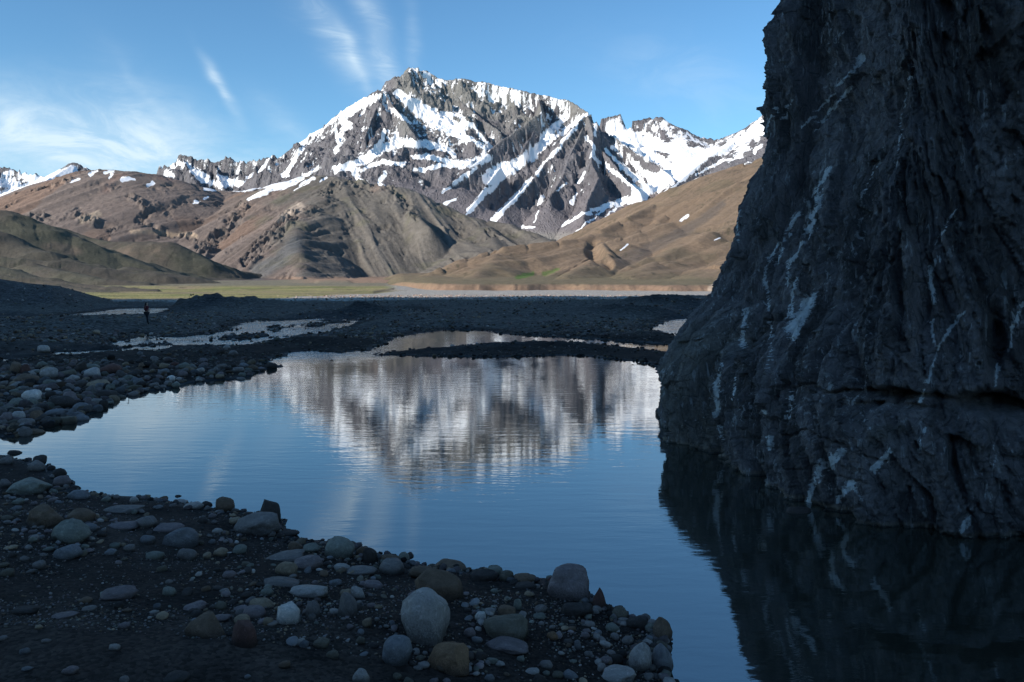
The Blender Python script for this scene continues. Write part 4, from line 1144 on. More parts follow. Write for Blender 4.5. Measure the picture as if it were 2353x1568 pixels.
# ================================================================== STONES
def stone_mat():
    m, t, b = new_mat('stone')
    tc = t.node('ShaderNodeTexCoord')
    info = t.node('ShaderNodeObjectInfo')
    vec = t.vmath('ADD', tc.outputs['Object'], t.vmath('SCALE', info.outputs['Location'], scale=3.7))
    n1 = t.noise(vec, 2.2, 8, 0.68, 0.6)
    n2 = t.noise(vec, 16.0, 6, 0.75)
    f = t.math('ADD', t.math('MULTIPLY', n1, 0.55), t.math('MULTIPLY', n2, 0.45))
    col = t.vmath('SCALE', info.outputs['Color'], scale=t.remap(f, 0.3, 0.7, 0.5, 1.5, smooth=False))
    blotch = t.math('MULTIPLY', t.remap(t.noise(vec, 3.1, 5, 0.7), 0.56, 0.66), 0.5)
    col = t.mix(blotch, col, t.vmath('SCALE', info.outputs['Color'], scale=1.9))
    # mud splash round the foot of each stone, by its own height
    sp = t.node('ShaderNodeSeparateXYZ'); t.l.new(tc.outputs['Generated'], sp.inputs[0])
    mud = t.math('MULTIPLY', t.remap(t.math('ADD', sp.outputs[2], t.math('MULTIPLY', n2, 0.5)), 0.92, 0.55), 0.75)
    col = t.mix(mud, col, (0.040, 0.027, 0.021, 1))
    t.put(b.inputs['Base Color'], col)
    b.inputs['Roughness'].default_value = 0.8
    t.put(b.inputs['Normal'], t.bump(f, 0.8, 0.05))
    return m


def rock_mesh(name, seed, sub=3, angular=0.4, lump=0.22, sq=0.85):
    rs = np.random.RandomState(seed)
    bm = bmesh.new()
    bmesh.ops.create_icosphere(bm, subdivisions=sub, radius=1.0)
    co = np.array([v.co[:] for v in bm.verts])
    co = np.sign(co) * np.abs(co) ** sq
    n = co / np.linalg.norm(co, axis=1, keepdims=True)
    s0 = seed * 3.17
    r = 1 + lump * fbm3(n[:, 0] * 1.1 + s0, n[:, 1] * 1.1 - s0, n[:, 2] * 1.1 + 4, 2, seed=seed) * 1.6 + 0.10 * fbm3(n[:, 0] * 3.6 + s0, n[:, 1] * 4, n[:, 2] * 4, 3, seed=seed + 5)
    co = co * r[:, None]
    for k in range(int(4 + angular * 14)):
        pn = rs.normal(size=3); pn[2] = abs(pn[2]) * 0.8; pn /= np.linalg.norm(pn)
        dd = co @ pn
        lim = dd.max() * (1 - angular * rs.uniform(0.12, 0.42))
        over = np.clip(dd - lim, 0, None)
        co = co - pn * (over * 0.9)[:, None]
    co += 0.012 * (rs.rand(*co.shape) - 0.5)
    lo, hi = co.min(0), co.max(0)
    co = (co - (lo + hi) / 2) / ((hi - lo) / 2)
    for v, c in zip(bm.verts, co): v.co = c
    for f in bm.faces: f.smooth = True
    me = bpy.data.meshes.new(name)
    bm.to_mesh(me); bm.free()
    return me


STONE_MAT = stone_mat()
TONES = dict(pale=(0.34, 0.33, 0.32), grey=(0.19, 0.18, 0.175), blue=(0.18, 0.19, 0.205), dark=(0.060, 0.053, 0.050), brown=(0.15, 0.112, 0.082), olive=(0.135, 0.125, 0.10),
             orange=(0.22, 0.145, 0.090), white=(0.56, 0.55, 0.53), green=(0.20, 0.215, 0.19), tan=(0.27, 0.22, 0.16), red=(0.12, 0.070, 0.062), violet=(0.19, 0.165, 0.17))
for k_ in TONES: TONES[k_] = tuple(np.array(TONES[k_]) * np.array([1.42, 1.12, 0.97]))
stones = []          # every stone of its own: picture box, for the labels of its neighbours
HOME = 'stones on the near bank'


def add_stone(cx, cy, w, h, tone, label, group, kind='round', big=False, noun=None, name=None, me=None, tilt=None, cat=None, sink=0.40):
    ground = (cx, cy + h * 0.34)
    X, Y = hit(*ground)
    depth = math.hypot(Y, CAM_H)
    W = w / F * Y
    el = math.atan2(CAM_H, Y)
    Hh = h / F * Y
    # what the picture shows of the height is partly the top seen from above
    D = W * random.uniform(0.75, 1.0)
    if kind == 'flat': D = W * 0.7
    if kind != 'flat': D = min(D, W * 0.9)
    Hh *= 0.98
    Zr = math.sqrt(max(Hh * Hh - (D * math.sin(el)) ** 2, (0.55 * Hh) ** 2)) / math.cos(el)
    if me is None:
        sub = 4 if big else 3
        ang = dict(round=0.32, flat=0.5, angular=0.85, lumpy=0.5, slab=0.75)[kind]
        me = rock_mesh((name or 'stone') + '_shape', int(cx * 7 + cy * 3), sub, ang, 0.34 if kind == 'lumpy' else 0.2, 0.72 if kind in ('slab', 'flat') else 0.9)
        me.materials.append(STONE_MAT)
    o = bpy.data.objects.new(name or ('boulder' if w > 100 else 'stone'), me)
    COLL.objects.link(o)
    gz = float(ground_z(np.array([X]), np.array([Y + D * 0.3]))[0])
    gz = max(gz, -0.06)
    total_h = Zr * (1 + sink)
    o.scale = (W / 2 * 1.04, D / 2, total_h / 2)
    o.location = (X, Y + D * 0.30, gz + Zr - total_h / 2)
    o.rotation_euler = (random.uniform(-.12, .12), tilt if tilt is not None else random.uniform(-.12, .12), random.uniform(-0.5, 0.5) if kind != 'flat' else random.uniform(-.2, .2))
    c = np.array(TONES[tone]) * random.uniform(0.9, 1.12)
    o.color = (*c, 1)
    o['label'] = label
    o['category'] = cat or ('boulder' if o.name.startswith('boulder') else 'stone')
    o['group'] = group
    stones.append(dict(cx=cx, cy=cy, w=w, h=h, noun=noun, o=o, g=group))
    return o


def za(x, y, w, h): return (x * .3774, 976.4 + y * .3774, w * .3774, h * .3774)
def zb(x, y, w, h): return (746.7 + x * .3417, 1091.3 + y * .3417, w * .3417, h * .3417)
def zc(x, y, w, h): return (x * .3417, 631.8 + y * .3417, w * .3417, h * .3417)


NB, LS = 'stones on the near bank', 'stones along the left shore'
HERO = [
    # box, tone, kind, label, short noun
    (zb(650, 1000, 390, 340), 'pale', 'round', 'largest boulder of the near bank, smooth pale grey and heart-shaped', 'the big heart-shaped boulder', NB),
    (zb(760, 765, 320, 190), 'brown', 'flat', 'broad brown-grey boulder with a pale rim just behind the heart-shaped one', 'the pale-rimmed boulder', NB),
    (zb(850, 1260, 290, 190), 'orange', 'angular', 'orange-brown wedge-shaped boulder near the bottom edge', 'the orange-brown boulder', NB),
    (zb(480, 1215, 200, 165), 'blue', 'round', 'round bluish boulder with whitish blotches below the heart-shaped one', 'the blotched bluish boulder', NB),
    (zb(1220, 1050, 295, 170), 'olive', 'round', 'rounded olive-brown boulder crossed by a pale vein', 'the veined olive boulder', NB),
    (zb(1645, 760, 290, 225), 'violet', 'lumpy', 'tall dark striped boulder standing at the edge of the pond', 'the tall striped boulder', NB),
    (zb(1845, 855, 90, 130), 'red', 'angular', 'dark reddish upright stone leaning on the tall striped boulder', None, NB),
    (zb(1700, 920, 220, 95), 'dark', 'flat', 'long dark stone with a whitish left end below the striped boulder', None, NB),
    (zb(1990, 945, 120, 85), 'olive', 'round', 'round olive-brown stone on the waterline right of the striped boulder', 'the round olive waterline stone', NB),
    (zb(1915, 905, 42, 50), 'dark', 'round', 'small dark stone between the striped boulder and the olive waterline stone', None, NB),
    (zb(2110, 1010, 150, 75), 'dark', 'flat', 'low dark stone on the waterline near the tip of the bank', None, NB),
    (zb(2275, 1070, 140, 130), 'brown', 'lumpy', 'dark brown lumpy boulder at the very tip of the near bank', 'the boulder at the tip', NB),
    (zb(2130, 1260, 165, 170), 'pale', 'lumpy', 'pale grey lumpy boulder below the tip of the bank', 'the pale lumpy boulder', NB),
    (zb(2275, 1265, 150, 170), 'blue', 'angular', 'bluish angular boulder with white blotches beside the water in the corner', None, NB),
    (zb(1985, 1360, 230, 110), 'pale', 'round', 'broad pale stone cut by the bottom edge of the photo at right', None, NB),
    (zb(1045, 965, 75, 65), 'white', 'round', 'small whitish round stone right of the heart-shaped boulder', 'the small whitish stone', NB),
    (zb(1295, 885, 55, 75), 'green', 'angular', 'small pale greenish stone standing upright above the veined olive boulder', None, NB),
    (zb(1220, 930, 120, 75), 'brown', 'flat', 'tilted flat brown stone touching the small greenish upright stone', None, NB),
    (zb(1530, 1095, 75, 55), 'orange', 'round', 'small orange stone alone on dark gravel right of the olive boulder', None, NB),
    (zb(1700, 1155, 50, 60), 'blue', 'angular', 'small pale bluish stone in the dark gravel below the striped boulder', None, NB),
    (zb(1230, 1160, 290, 80), 'violet', 'flat', 'low greyish stone half buried just below the veined olive boulder', None, NB),
    (zb(235, 1365, 120, 90), 'pale', 'angular', 'pale pointed stone cut by the bottom edge left of the bluish boulder', None, NB),
    (zb(235, 1125, 60, 50), 'olive', 'round', 'small olive stone left of the round bluish boulder', None, NB),
    (zb(280, 1005, 65, 62), 'tan', 'angular', 'small tan angular stone left of the heart-shaped boulder', None, NB),
    (zb(310, 880, 60, 35), 'violet', 'round', 'small violet-grey stone upper left of the heart-shaped boulder', None, NB),
    (zb(450, 822, 28, 22), 'white', 'round', 'tiny whitish pebble just above the heart-shaped boulder', None, NB),
    (zb(150, 905, 120, 150), 'grey', 'angular', 'upright grey wedge of stone left of the heart-shaped boulder', 'the upright grey wedge', NB),
    (zb(140, 800, 90, 50), 'tan', 'lumpy', 'lumpy tan stone on top of the upright grey wedge', None, NB),
    (zb(225, 800, 110, 70), 'pale', 'angular', 'pale angular stone beside the lumpy tan one above the grey wedge', None, NB),
    (zb(320, 745, 140, 60), 'violet', 'flat', 'flat violet-grey stone above the pale angular one', None, NB),
    (zb(440, 630, 170, 100), 'grey', 'round', 'domed grey boulder crossed by a thin pale vein near the waterline', 'the domed grey boulder', NB),
    (zb(230, 645, 220, 70), 'grey', 'flat', 'long flat grey stone left of the domed grey boulder', None, NB),
    (zb(110, 625, 110, 50), 'pale', 'flat', 'short flat pale stone left of the long flat grey one', None, NB),
    (zb(85, 510, 200, 135), 'green', 'round', 'big greenish-grey domed boulder on the middle of the waterline', 'the greenish domed boulder', NB),
    (zb(250, 520, 90, 60), 'brown', 'lumpy', 'brown stone right behind the greenish domed boulder', None, NB),
    (zb(300, 555, 100, 90), 'dark', 'angular', 'dark blocky stone right of the greenish domed boulder', None, NB),
    (zb(430, 572, 130, 60), 'brown', 'flat', 'flat dark brown stone behind the domed grey boulder', None, NB),
    (zb(530, 560, 75, 60), 'green', 'round', 'pale greenish stone on the waterline above the domed grey boulder', None, NB),
    (zb(565, 538, 62, 48), 'dark', 'round', 'small black round stone standing in the water off the bank', None, NB),
    (zb(655, 670, 190, 80), 'brown', 'flat', 'long low brown stone above the pale-rimmed boulder', None, NB),
    (zb(840, 615, 210, 70), 'brown', 'round', 'broad rounded brown-grey stone on the waterline above the pale-rimmed boulder', 'the broad waterline stone', NB),
    (zb(845, 652, 70, 35), 'blue', 'flat', 'small bluish stone in front of the broad waterline stone', None, NB),
    (zb(1070, 685, 180, 80), 'dark', 'flat', 'broad dark mud-covered stone right of the broad waterline stone', None, NB),
    (zb(1140, 650, 110, 60), 'green', 'round', 'dark teal stone on the waterline in the middle of the bank', None, NB),
    (zb(1220, 690, 110, 70), 'olive', 'round', 'olive stone right of the dark teal waterline stone', None, NB),
    (zb(1345, 705, 155, 72), 'brown', 'round', 'smooth brown stone on the waterline left of the striped boulder', 'the smooth brown waterline stone', NB),
    (zb(1350, 750, 140, 50), 'dark', 'flat', 'dark flat stone in front of the smooth brown waterline stone', None, NB),
    (zb(1530, 720, 70, 50), 'red', 'round', 'small reddish stone tucked against the left side of the striped boulder', None, NB),
    # left half of the bank
    (za(1735, 1165, 175, 125), 'white', 'lumpy', 'whitish mottled boulder, the brightest stone of the near bank', 'the whitish mottled boulder', NB),
    (za(1900, 1140, 90, 95), 'grey', 'round', 'round grey stone with a pale spot right of the whitish mottled boulder', None, NB),
    (za(1580, 1090, 165, 60), 'tan', 'angular', 'tan wedge of stone touching the upper left of the whitish mottled boulder', None, NB),
    (za(1535, 1150, 150, 70), 'violet', 'flat', 'flat violet-grey stone left of the whitish mottled boulder', None, NB),
    (za(1465, 1195, 100, 60), 'tan', 'round', 'small tan rounded stone resting above the dark brown block', None, NB),
    (za(1480, 1300, 150, 150), 'red', 'angular', 'dark reddish-brown block lower left of the whitish mottled boulder', 'the dark reddish block', NB),
    (za(1240, 1240, 240, 150), 'brown', 'angular', 'big brownish ridged boulder in the lower left part of the bank', 'the brownish ridged boulder', NB),
    (za(1330, 1178, 130, 50), 'violet', 'flat', 'long violet-grey stone leaning behind the brownish ridged boulder', None, NB),
    (za(1175, 1110, 130, 55), 'violet', 'round', 'oval violet-grey stone above the brownish ridged boulder', None, NB),
    (za(1870, 1018, 220, 80), 'pale', 'flat', 'long pale grey stone with a rounded back in mid bank', 'the long pale stone', NB),
    (za(1620, 1025, 80, 45), 'green', 'flat', 'small greenish stone left of the long pale stone', None, NB),
    (za(1700, 958, 220, 60), 'grey', 'flat', 'long thin grey slab above the long pale stone', 'the long thin slab', NB),
    (za(1740, 885, 130, 75), 'tan', 'flat', 'tan pointed stone above the long thin slab', None, NB),
    (za(1865, 845, 170, 85), 'violet', 'round', 'violet-grey rounded stone below the greenish domed boulder', None, NB),
    (za(1720, 805, 230, 60), 'grey', 'flat', 'broad grey slab left of the violet-grey rounded stone', None, NB),
    (za(1790, 748, 92, 60), 'brown', 'round', 'brown rounded stone on the waterline left of the greenish domed boulder', None, NB),
    (za(1885, 755, 110, 60), 'green', 'lumpy', 'greenish stone squeezed between the brown one and the domed boulder', None, NB),
    (za(1750, 660, 135, 30), 'dark', 'slab', 'thin black slab lying in the water off the left corner boulder', None, NB),
    (za(1630, 545, 130, 130), 'dark', 'angular', 'dark pointed boulder jutting up at the corner of the waterline', 'the dark pointed boulder', NB),
    (za(1560, 620, 270, 130), 'grey', 'lumpy', 'big lumpy grey boulder in front of the dark pointed one', 'the lumpy grey boulder', NB),
    (za(1425, 590, 80, 40), 'tan', 'round', 'tan stone left of the lumpy grey boulder', None, NB),
    (za(1360, 498, 112, 88), 'brown', 'round', 'upright rounded brown boulder on the waterline left of the pointed one', 'the upright brown boulder', NB),
    (za(1250, 490, 68, 36), 'dark', 'flat', 'small dark flat stone left of the upright brown boulder', None, NB),
    (za(1170, 497, 120, 42), 'pale', 'flat', 'pale flat stone on the upper bank near the upright brown boulder', None, NB),
    (za(1092, 460, 88, 30), 'pale', 'flat', 'thin pale stone beside the dark stone that stands in the water', None, NB),
    (za(1080, 428, 46, 30), 'dark', 'round', 'small dark stone alone in the water off the upper bank', None, NB),
    (za(985, 438, 70, 40), 'brown', 'round', 'brown mound-like stone on the upper waterline', None, NB),
    (za(1320, 650, 65, 32), 'pale', 'round', 'small pale oval stone left of the lumpy grey boulder', None, NB),
    (za(1255, 800, 50, 40), 'tan', 'angular', 'small tan pointed stone in the middle of dark gravel', None, NB),
    (za(1390, 915, 82, 42), 'violet', 'round', 'violet-grey oval stone left of the long thin slab', None, NB),
    (za(1090, 700, 190, 115), 'blue', 'angular', 'triangular blue-grey boulder, pale on its top', 'the triangular boulder', NB),
    (za(1130, 795, 112, 75), 'grey', 'round', 'rounded grey stone below the triangular boulder', None, NB),
    (za(935, 800, 112, 50), 'green', 'flat', 'greenish flat stone lower left of the triangular boulder', None, NB),
    (za(1010, 630, 185, 50), 'violet', 'flat', 'long violet-grey slab behind the triangular boulder', None, NB),
    (za(870, 600, 135, 62), 'grey', 'flat', 'grey slab right of the long reddish-grey one', None, NB),
    (za(735, 612, 178, 55), 'violet', 'slab', 'long reddish-grey slab in the upper left part of the bank', 'the reddish-grey slab', NB),
    (za(725, 512, 215, 58), 'grey', 'slab', 'longest flat grey slab of the upper bank', 'the longest flat slab', NB),
    (za(470, 560, 155, 85), 'brown', 'round', 'dark brown-grey boulder right of the lumpy brownish one', None, NB),
    (za(245, 572, 195, 140), 'brown', 'lumpy', 'lumpy brownish boulder in the upper left of the bank', 'the lumpy brownish boulder', NB),
    (za(405, 668, 222, 132), 'green', 'round', 'mottled greenish boulder with rusty spots in the upper left', 'the mottled greenish boulder', NB),
    (za(392, 786, 152, 82), 'blue', 'angular', 'blue-grey angular stone under the mottled greenish boulder', None, NB),
    (za(130, 388, 235, 98), 'green', 'angular', 'wide peaked greenish-grey boulder near the left edge', 'the wide peaked boulder', NB),
    (za(465, 432, 125, 58), 'blue', 'round', 'pale blue-grey domed stone on the waterline at left', None, NB),
    (za(455, 388, 58, 28), 'dark', 'flat', 'small black stone in the water above the blue-grey domed stone', None, NB),
    (za(225, 222, 90, 55), 'dark', 'round', 'dark round stone on the waterline near the left edge', None, NB),
    (za(305, 265, 46, 30), 'dark', 'round', 'small dark stone in the water right of the round one at left', None, NB),
    (za(350, 302, 82, 55), 'dark', 'round', 'dark domed stone at the water behind the wide peaked boulder', None, NB),
    (za(365, 352, 112, 65), 'violet', 'round', 'dark violet-grey stone on the waterline below the dark domed one', None, NB),
    (za(70, 165, 88, 36), 'dark', 'flat', 'dark flat stone in the shallow water at the left edge', None, NB),
    (za(30, 225, 75, 45), 'grey', 'flat', 'grey flat stone at the left edge beside the shallow water', None, NB),
    (za(210, 262, 95, 60), 'grey', 'round', 'grey rounded stone below the dark round waterline stone', None, NB),
    (za(20, 365, 60, 52), 'grey', 'round', 'grey stone cut by the left edge beside the wide peaked boulder', None, NB),
    (za(700, 1035, 212, 88), 'violet', 'flat', 'flat violet-brown boulder alone on the dark gravel at lower left', 'the flat violet-brown boulder', NB),
    (za(535, 1118, 88, 42), 'grey', 'round', 'small grey oval stone below left of the flat violet-brown boulder', None, NB),
    (za(375, 1165, 155, 32), 'violet', 'flat', 'half buried violet-grey stone in the gravel at lower left', None, NB),
    (za(125, 1132, 170, 60), 'dark', 'flat', 'dark half buried stone near the left edge at lower left', None, NB),
    (za(1060, 1550, 150, 70), 'dark', 'round', 'dark stone cut by the bottom edge of the photo', None, NB),
    (za(750, 1560, 62, 40), 'grey', 'round', 'small grey stone cut by the bottom edge at lower left', None, NB),
    (za(1392, 779, 34, 10), 'white', 'flat', 'tiny flat white chip lying on dark soil below the lumpy grey boulder', None, NB),
    # left shore
    (zc(195, 822, 125, 78), 'white', 'round', 'brightest whitish boulder of the left shore', 'the bright whitish boulder', LS),
    (zc(315, 672, 112, 72), 'pale', 'angular', 'pale angular boulder at the top of the left shore pile', 'the pale angular boulder', LS),
    (zc(305, 640, 95, 30), 'tan', 'slab', 'tan slab lying on the pale angular boulder', None, LS),
    (zc(90, 640, 90, 85), 'brown', 'angular', 'dark brown block at the far left of the upper shore', None, LS),
    (zc(155, 645, 70, 70), 'red', 'angular', 'reddish-dark block right of the dark brown block', None, LS),
    (zc(155, 712, 155, 70), 'brown', 'round', 'wide dark brown boulder under the two dark blocks', 'the wide dark brown boulder', LS),
    (zc(440, 672, 110, 50), 'olive', 'round', 'olive-brown boulder in a dark hollow of the shore', None, LS),
    (zc(482, 705, 80, 50), 'pale', 'round', 'pale oval stone in front of the olive-brown boulder', 'the pale oval stone', LS),
    (zc(540, 630, 82, 80), 'dark', 'angular', 'dark square block standing behind the pale oval stone', None, LS),
    (zc(610, 625, 85, 38), 'green', 'round', 'greenish stone right of the dark square block', None, LS),
    (zc(615, 668, 125, 70), 'pale', 'angular', 'pale greenish peaked boulder right of the dark square block', 'the pale peaked boulder', LS),
    (zc(722, 648, 145, 72), 'red', 'round', 'large dark reddish domed boulder right of the pale peaked one', 'the dark domed boulder', LS),
    (zc(640, 742, 155, 52), 'tan', 'angular', 'long tan ridged stone in the middle of the left shore', 'the long tan stone', LS),
    (zc(700, 815, 135, 62), 'dark', 'flat', 'long dark sloping stone below the long tan stone', None, LS),
    (zc(250, 760, 92, 30), 'pale', 'flat', 'thin pale stone above the bright whitish boulder', None, LS),
    (zc(318, 776, 40, 20), 'white', 'angular', 'small white angular stone right of the thin pale stone', None, LS),
    (zc(95, 872, 92, 62), 'green', 'round', 'greenish round stone left below the bright whitish boulder', None, LS),
    (zc(200, 872, 85, 70), 'green', 'round', 'greenish round stone directly below the bright whitish boulder', None, LS),
    (zc(395, 868, 165, 82), 'dark', 'round', 'biggest dark mossy boulder of the left shore', 'the dark mossy boulder', LS),
    (zc(455, 832, 95, 72), 'violet', 'angular', 'violet-grey stone leaning on the dark mossy boulder', None, LS),
    (zc(530, 895, 102, 56), 'blue', 'round', 'pale blue-grey stone right of the dark mossy boulder', None, LS),
    (zc(628, 900, 82, 36), 'olive', 'round', 'olive flat stone close to the water right of the blue-grey stone', None, LS),
    (zc(420, 978, 175, 55), 'olive', 'slab', 'long olive-brown slab right on the waterline', 'the long olive-brown slab', LS),
    (zc(360, 932, 155, 46), 'blue', 'round', 'long blue-grey stone above the olive-brown slab', None, LS),
    (zc(110, 958, 98, 58), 'pale', 'round', 'pale grey egg-shaped stone near the left edge', 'the egg-shaped stone', LS),
    (zc(28, 972, 75, 70), 'violet', 'round', 'violet-grey round stone cut by the left edge', None, LS),
    (zc(160, 1000, 105, 56), 'grey', 'round', 'grey stone below the egg-shaped one', None, LS),
    (zc(240, 962, 105, 80), 'brown', 'angular', 'brown rough block between the egg-shaped stone and the long slab', None, LS),
    (zc(60, 915, 140, 46), 'olive', 'flat', 'long olive stone cut by the left edge above the egg-shaped one', None, LS),
    (zc(90, 1036, 125, 36), 'green', 'flat', 'greenish long stone close to the shallow water at left', None, LS),
    (zc(205, 1050, 155, 42), 'brown', 'flat', 'brown flat stone at the shallow water at left', None, LS),
    (zc(1142, 704, 56, 42), 'white', 'round', 'single pale round stone on the dark shore toward the middle', 'the single pale round stone', LS),
    (zc(945, 738, 62, 42), 'olive', 'round', 'olive stone left of the single pale round stone', None, LS),
    (zc(1025, 626, 60, 42), 'dark', 'angular', 'dark blocky stone above the single pale round stone', None, LS),
    (zc(1170, 606, 55, 30), 'red', 'round', 'reddish stone on the upper shore toward the middle', None, LS),
    (zc(280, 505, 72, 50), 'pale', 'angular', 'pale boulder beside the stream far left', 'the pale streamside boulder', LS),
    (zc(645, 386, 48, 28), 'tan', 'angular', 'tan boulder on the flats left below the walking person', None, LS),
    (zc(1565, 530, 62, 34), 'grey', 'round', 'grey stone at the front of the small pile beyond the shore', None, LS),
    (zc(1480, 520, 60, 34), 'dark', 'round', 'dark stone at the left of the small pile beyond the shore', None, LS),
    (zc(1520, 492, 50, 26), 'pale', 'round', 'pale stone on top of the small pile beyond the shore', None, LS),
    ((1838, 1172, 62, 24), 'dark', 'slab', 'dark flat slab in the water at the foot of the cliff', 'the slab under the cliff', 'stones under the cliff'),
]
random.seed(21)
for (box, tone, kind, label, noun, grp) in HERO:
    cx, cy, w, h = box
    add_stone(cx, cy, w, h, tone, label, grp, kind, big=(w > 70), noun=noun)

for v_ in stones[0]['o'].data.vertices:          # the heart-shaped boulder narrows to its lower right
    t_ = (1 - v_.co.z) / 2
    v_.co.x = v_.co.x * (1.06 - 0.50 * t_) + 0.26 * t_ - 0.05
    v_.co.z = v_.co.z - 0.10 * max(0, v_.co.x) * (1 - t_) * 1.6
SHAPES = []
for i in range(12):
    k = rock_mesh('cobble_shape_%d' % i, 500 + i, 3, [0.25, 0.45, 0.8][i % 3], 0.24, [0.9, 0.75][i % 2])
    k.materials.append(STONE_MAT)
    SHAPES.append((k, ['rounded', 'oval', 'angular'][i % 3]))
WORDS = dict(pale='pale grey', grey='grey', blue='bluish', dark='dark', brown='brown', olive='olive', tan='tan', green='greenish', violet='violet-grey', red='reddish')


def relation(cx, cy, grp, used):
    cand = []
    for s in stones:
        if s['noun'] and s['g'] == grp:
            dx, dy = cx - s['cx'], cy - s['cy']
            cand.append((math.hypot(dx, dy * 1.4), dx, dy, s))
    cand.sort(key=lambda q: q[0])
    out = []
    for (d, dx, dy, s) in cand[:5]:
        where = ('right of' if dx > 0 else 'left of') if abs(dx) > abs(dy) * 1.3 else ('in front of' if dy > 0 else 'behind')
        if min(abs(dx), abs(dy)) > 0.45 * max(abs(dx), abs(dy)):
            where = ('in front and ' if dy > 0 else 'behind and ') + ('right of' if dx > 0 else 'left of')
        out.append((where, s['noun']))
    return out


used_labels = set(h_[3] for h_ in HERO)
random.seed(33)
n_auto = 0
tries = 0
zones = [  # cx range, cy range, share, size range, group
    ((0, 640), (838, 990), 62, (16, 34), LS),
    ((0, 1530), (1080, 1568), 96, (12, 30), NB),
]
for (xr, yr, count, sr, grp) in zones:
    made = 0; tries = 0
    while made < count and tries < 6000:
        tries += 1
        cx = random.uniform(*xr); cy = random.uniform(*yr)
        w = random.uniform(*sr) * (0.75 + 0.5 * (cy - 830) / 700)
        h = w * random.uniform(0.45, 0.7)
        if any(abs(cx - s['cx']) < (w + s['w']) * 0.46 and abs(cy - s['cy']) < (h + s['h']) * 0.46 for s in stones): continue
        if cy > 1300 and cx < 900 and random.random() < 0.8: continue
        X, Y = G(cx, cy)
        zz, dm, dd_, ff_ = ground_z(np.array([X]), np.array([Y]), True)
        if dm[0] < 0.02: continue
        shp, sword = random.choice(SHAPES)
        tone = random.choice(['grey', 'pale', 'violet', 'green', 'brown', 'dark', 'blue', 'olive', 'tan', 'grey', 'violet', 'blue'])
        lab = None
        for (where, noun) in relation(cx, cy, grp, used_labels):
            for size in (('small ' if w < 22 else 'mid-sized '), ''):
                tl = f"{size}{WORDS[tone]} {sword} cobble {where} {noun}"
                if tl not in used_labels and 4 <= len(tl.split()) <= 16:
                    lab = tl; break
            if lab: break
        if not lab: continue
        used_labels.add(lab)
        add_stone(cx, cy, w, h, tone, lab, grp, me=shp, name='cobble', cat='stone')
        made += 1


# ------------------------------------------------------------------ gravel and far stones: real geometry, past counting
def scatter_object(name, protos, pos, scl, rot, idx, tone, mat):
    me = bpy.data.meshes.new(name)
    n = len(pos)
    me.vertices.add(n)
    me.vertices.foreach_set('co', np.asarray(pos, np.float32).ravel())
    for nm, arr, ty, key in (('scl', scl, 'FLOAT_VECTOR', 'vector'), ('rot', rot, 'FLOAT_VECTOR', 'vector'), ('tint', tone, 'FLOAT_VECTOR', 'vector')):
        at = me.attributes.new(nm, ty, 'POINT'); at.data.foreach_set(key, np.asarray(arr, np.float32).ravel())
    at = me.attributes.new('pick', 'INT', 'POINT'); at.data.foreach_set('value', np.asarray(idx, np.int32))
    o = link(name, me, None, kind='stuff')
    ng = bpy.data.node_groups.new(name + '_nodes', 'GeometryNodeTree')
    ng.interface.new_socket('Geometry', in_out='INPUT', socket_type='NodeSocketGeometry')
    ng.interface.new_socket('Geometry', in_out='OUTPUT', socket_type='NodeSocketGeometry')
    N = ng.nodes; Lk = ng.links
    gi = N.new('NodeGroupInput'); go = N.new('NodeGroupOutput')
    out = gi.outputs[0]
    def att(nm, ty):
        a = N.new('GeometryNodeInputNamedAttribute'); a.data_type = ty; a.inputs['Name'].default_value = nm
        return a.outputs['Attribute']
    join = N.new('GeometryNodeJoinGeometry')
    for k, pm in enumerate(protos):
        ob = bpy.data.objects.new(pm.name + '_source', pm)      # not linked: only read by the nodes
        oi = N.new('GeometryNodeObjectInfo'); oi.inputs['Object'].default_value = ob; oi.inputs['As Instance'].default_value = True
        iop = N.new('GeometryNodeInstanceOnPoints')
        cmp_ = N.new('FunctionNodeCompare'); cmp_.data_type = 'INT'; cmp_.operation = 'EQUAL'
        Lk.new(att('pick', 'INT'), cmp_.inputs[2]); cmp_.inputs[3].default_value = k
        Lk.new(gi.outputs[0], iop.inputs['Points'])
        Lk.new(cmp_.outputs[0], iop.inputs['Selection'])
        Lk.new(oi.outputs['Geometry'], iop.inputs['Instance'])
        e2r = N.new('FunctionNodeEulerToRotation'); Lk.new(att('rot', 'FLOAT_VECTOR'), e2r.inputs[0])
        Lk.new(e2r.outputs[0], iop.inputs['Rotation'])
        Lk.new(att('scl', 'FLOAT_VECTOR'), iop.inputs['Scale'])
        Lk.new(iop.outputs[0], join.inputs[0])
    Lk.new(join.outputs[0], go.inputs[0])
    md = o.modifiers.new('scatter', 'NODES'); md.node_group = ng
    return o


def pebble_mat():
    m, t, b = new_mat('pebble')
    tc = t.node('ShaderNodeTexCoord')
    col = t.attr('tint', 'INSTANCER').outputs['Color']
    n = t.noise(t.node('ShaderNodeNewGeometry').outputs['Position'], 9.0, 6, 0.7)
    t.put(b.inputs['Base Color'], t.vmath('SCALE', col, scale=t.remap(n, 0.3, 0.7, 0.6, 1.4, smooth=False)))
    b.inputs['Roughness'].default_value = 0.85
    t.put(b.inputs['Normal'], t.bump(n, 0.6, 0.03))
    return m


PM = pebble_mat()
PEB = []
for i in range(7):
    k = rock_mesh('pebble_shape_%d' % i, 900 + i, 2, [0.15, 0.45, 0.75][i % 3], 0.24, 0.85)
    k.materials.append(PM)
    PEB.append(k)
TON = np.array([TONES[k] for k in ('grey', 'pale', 'violet', 'green', 'brown', 'dark', 'blue', 'olive', 'tan', 'grey', 'dark', 'violet')])


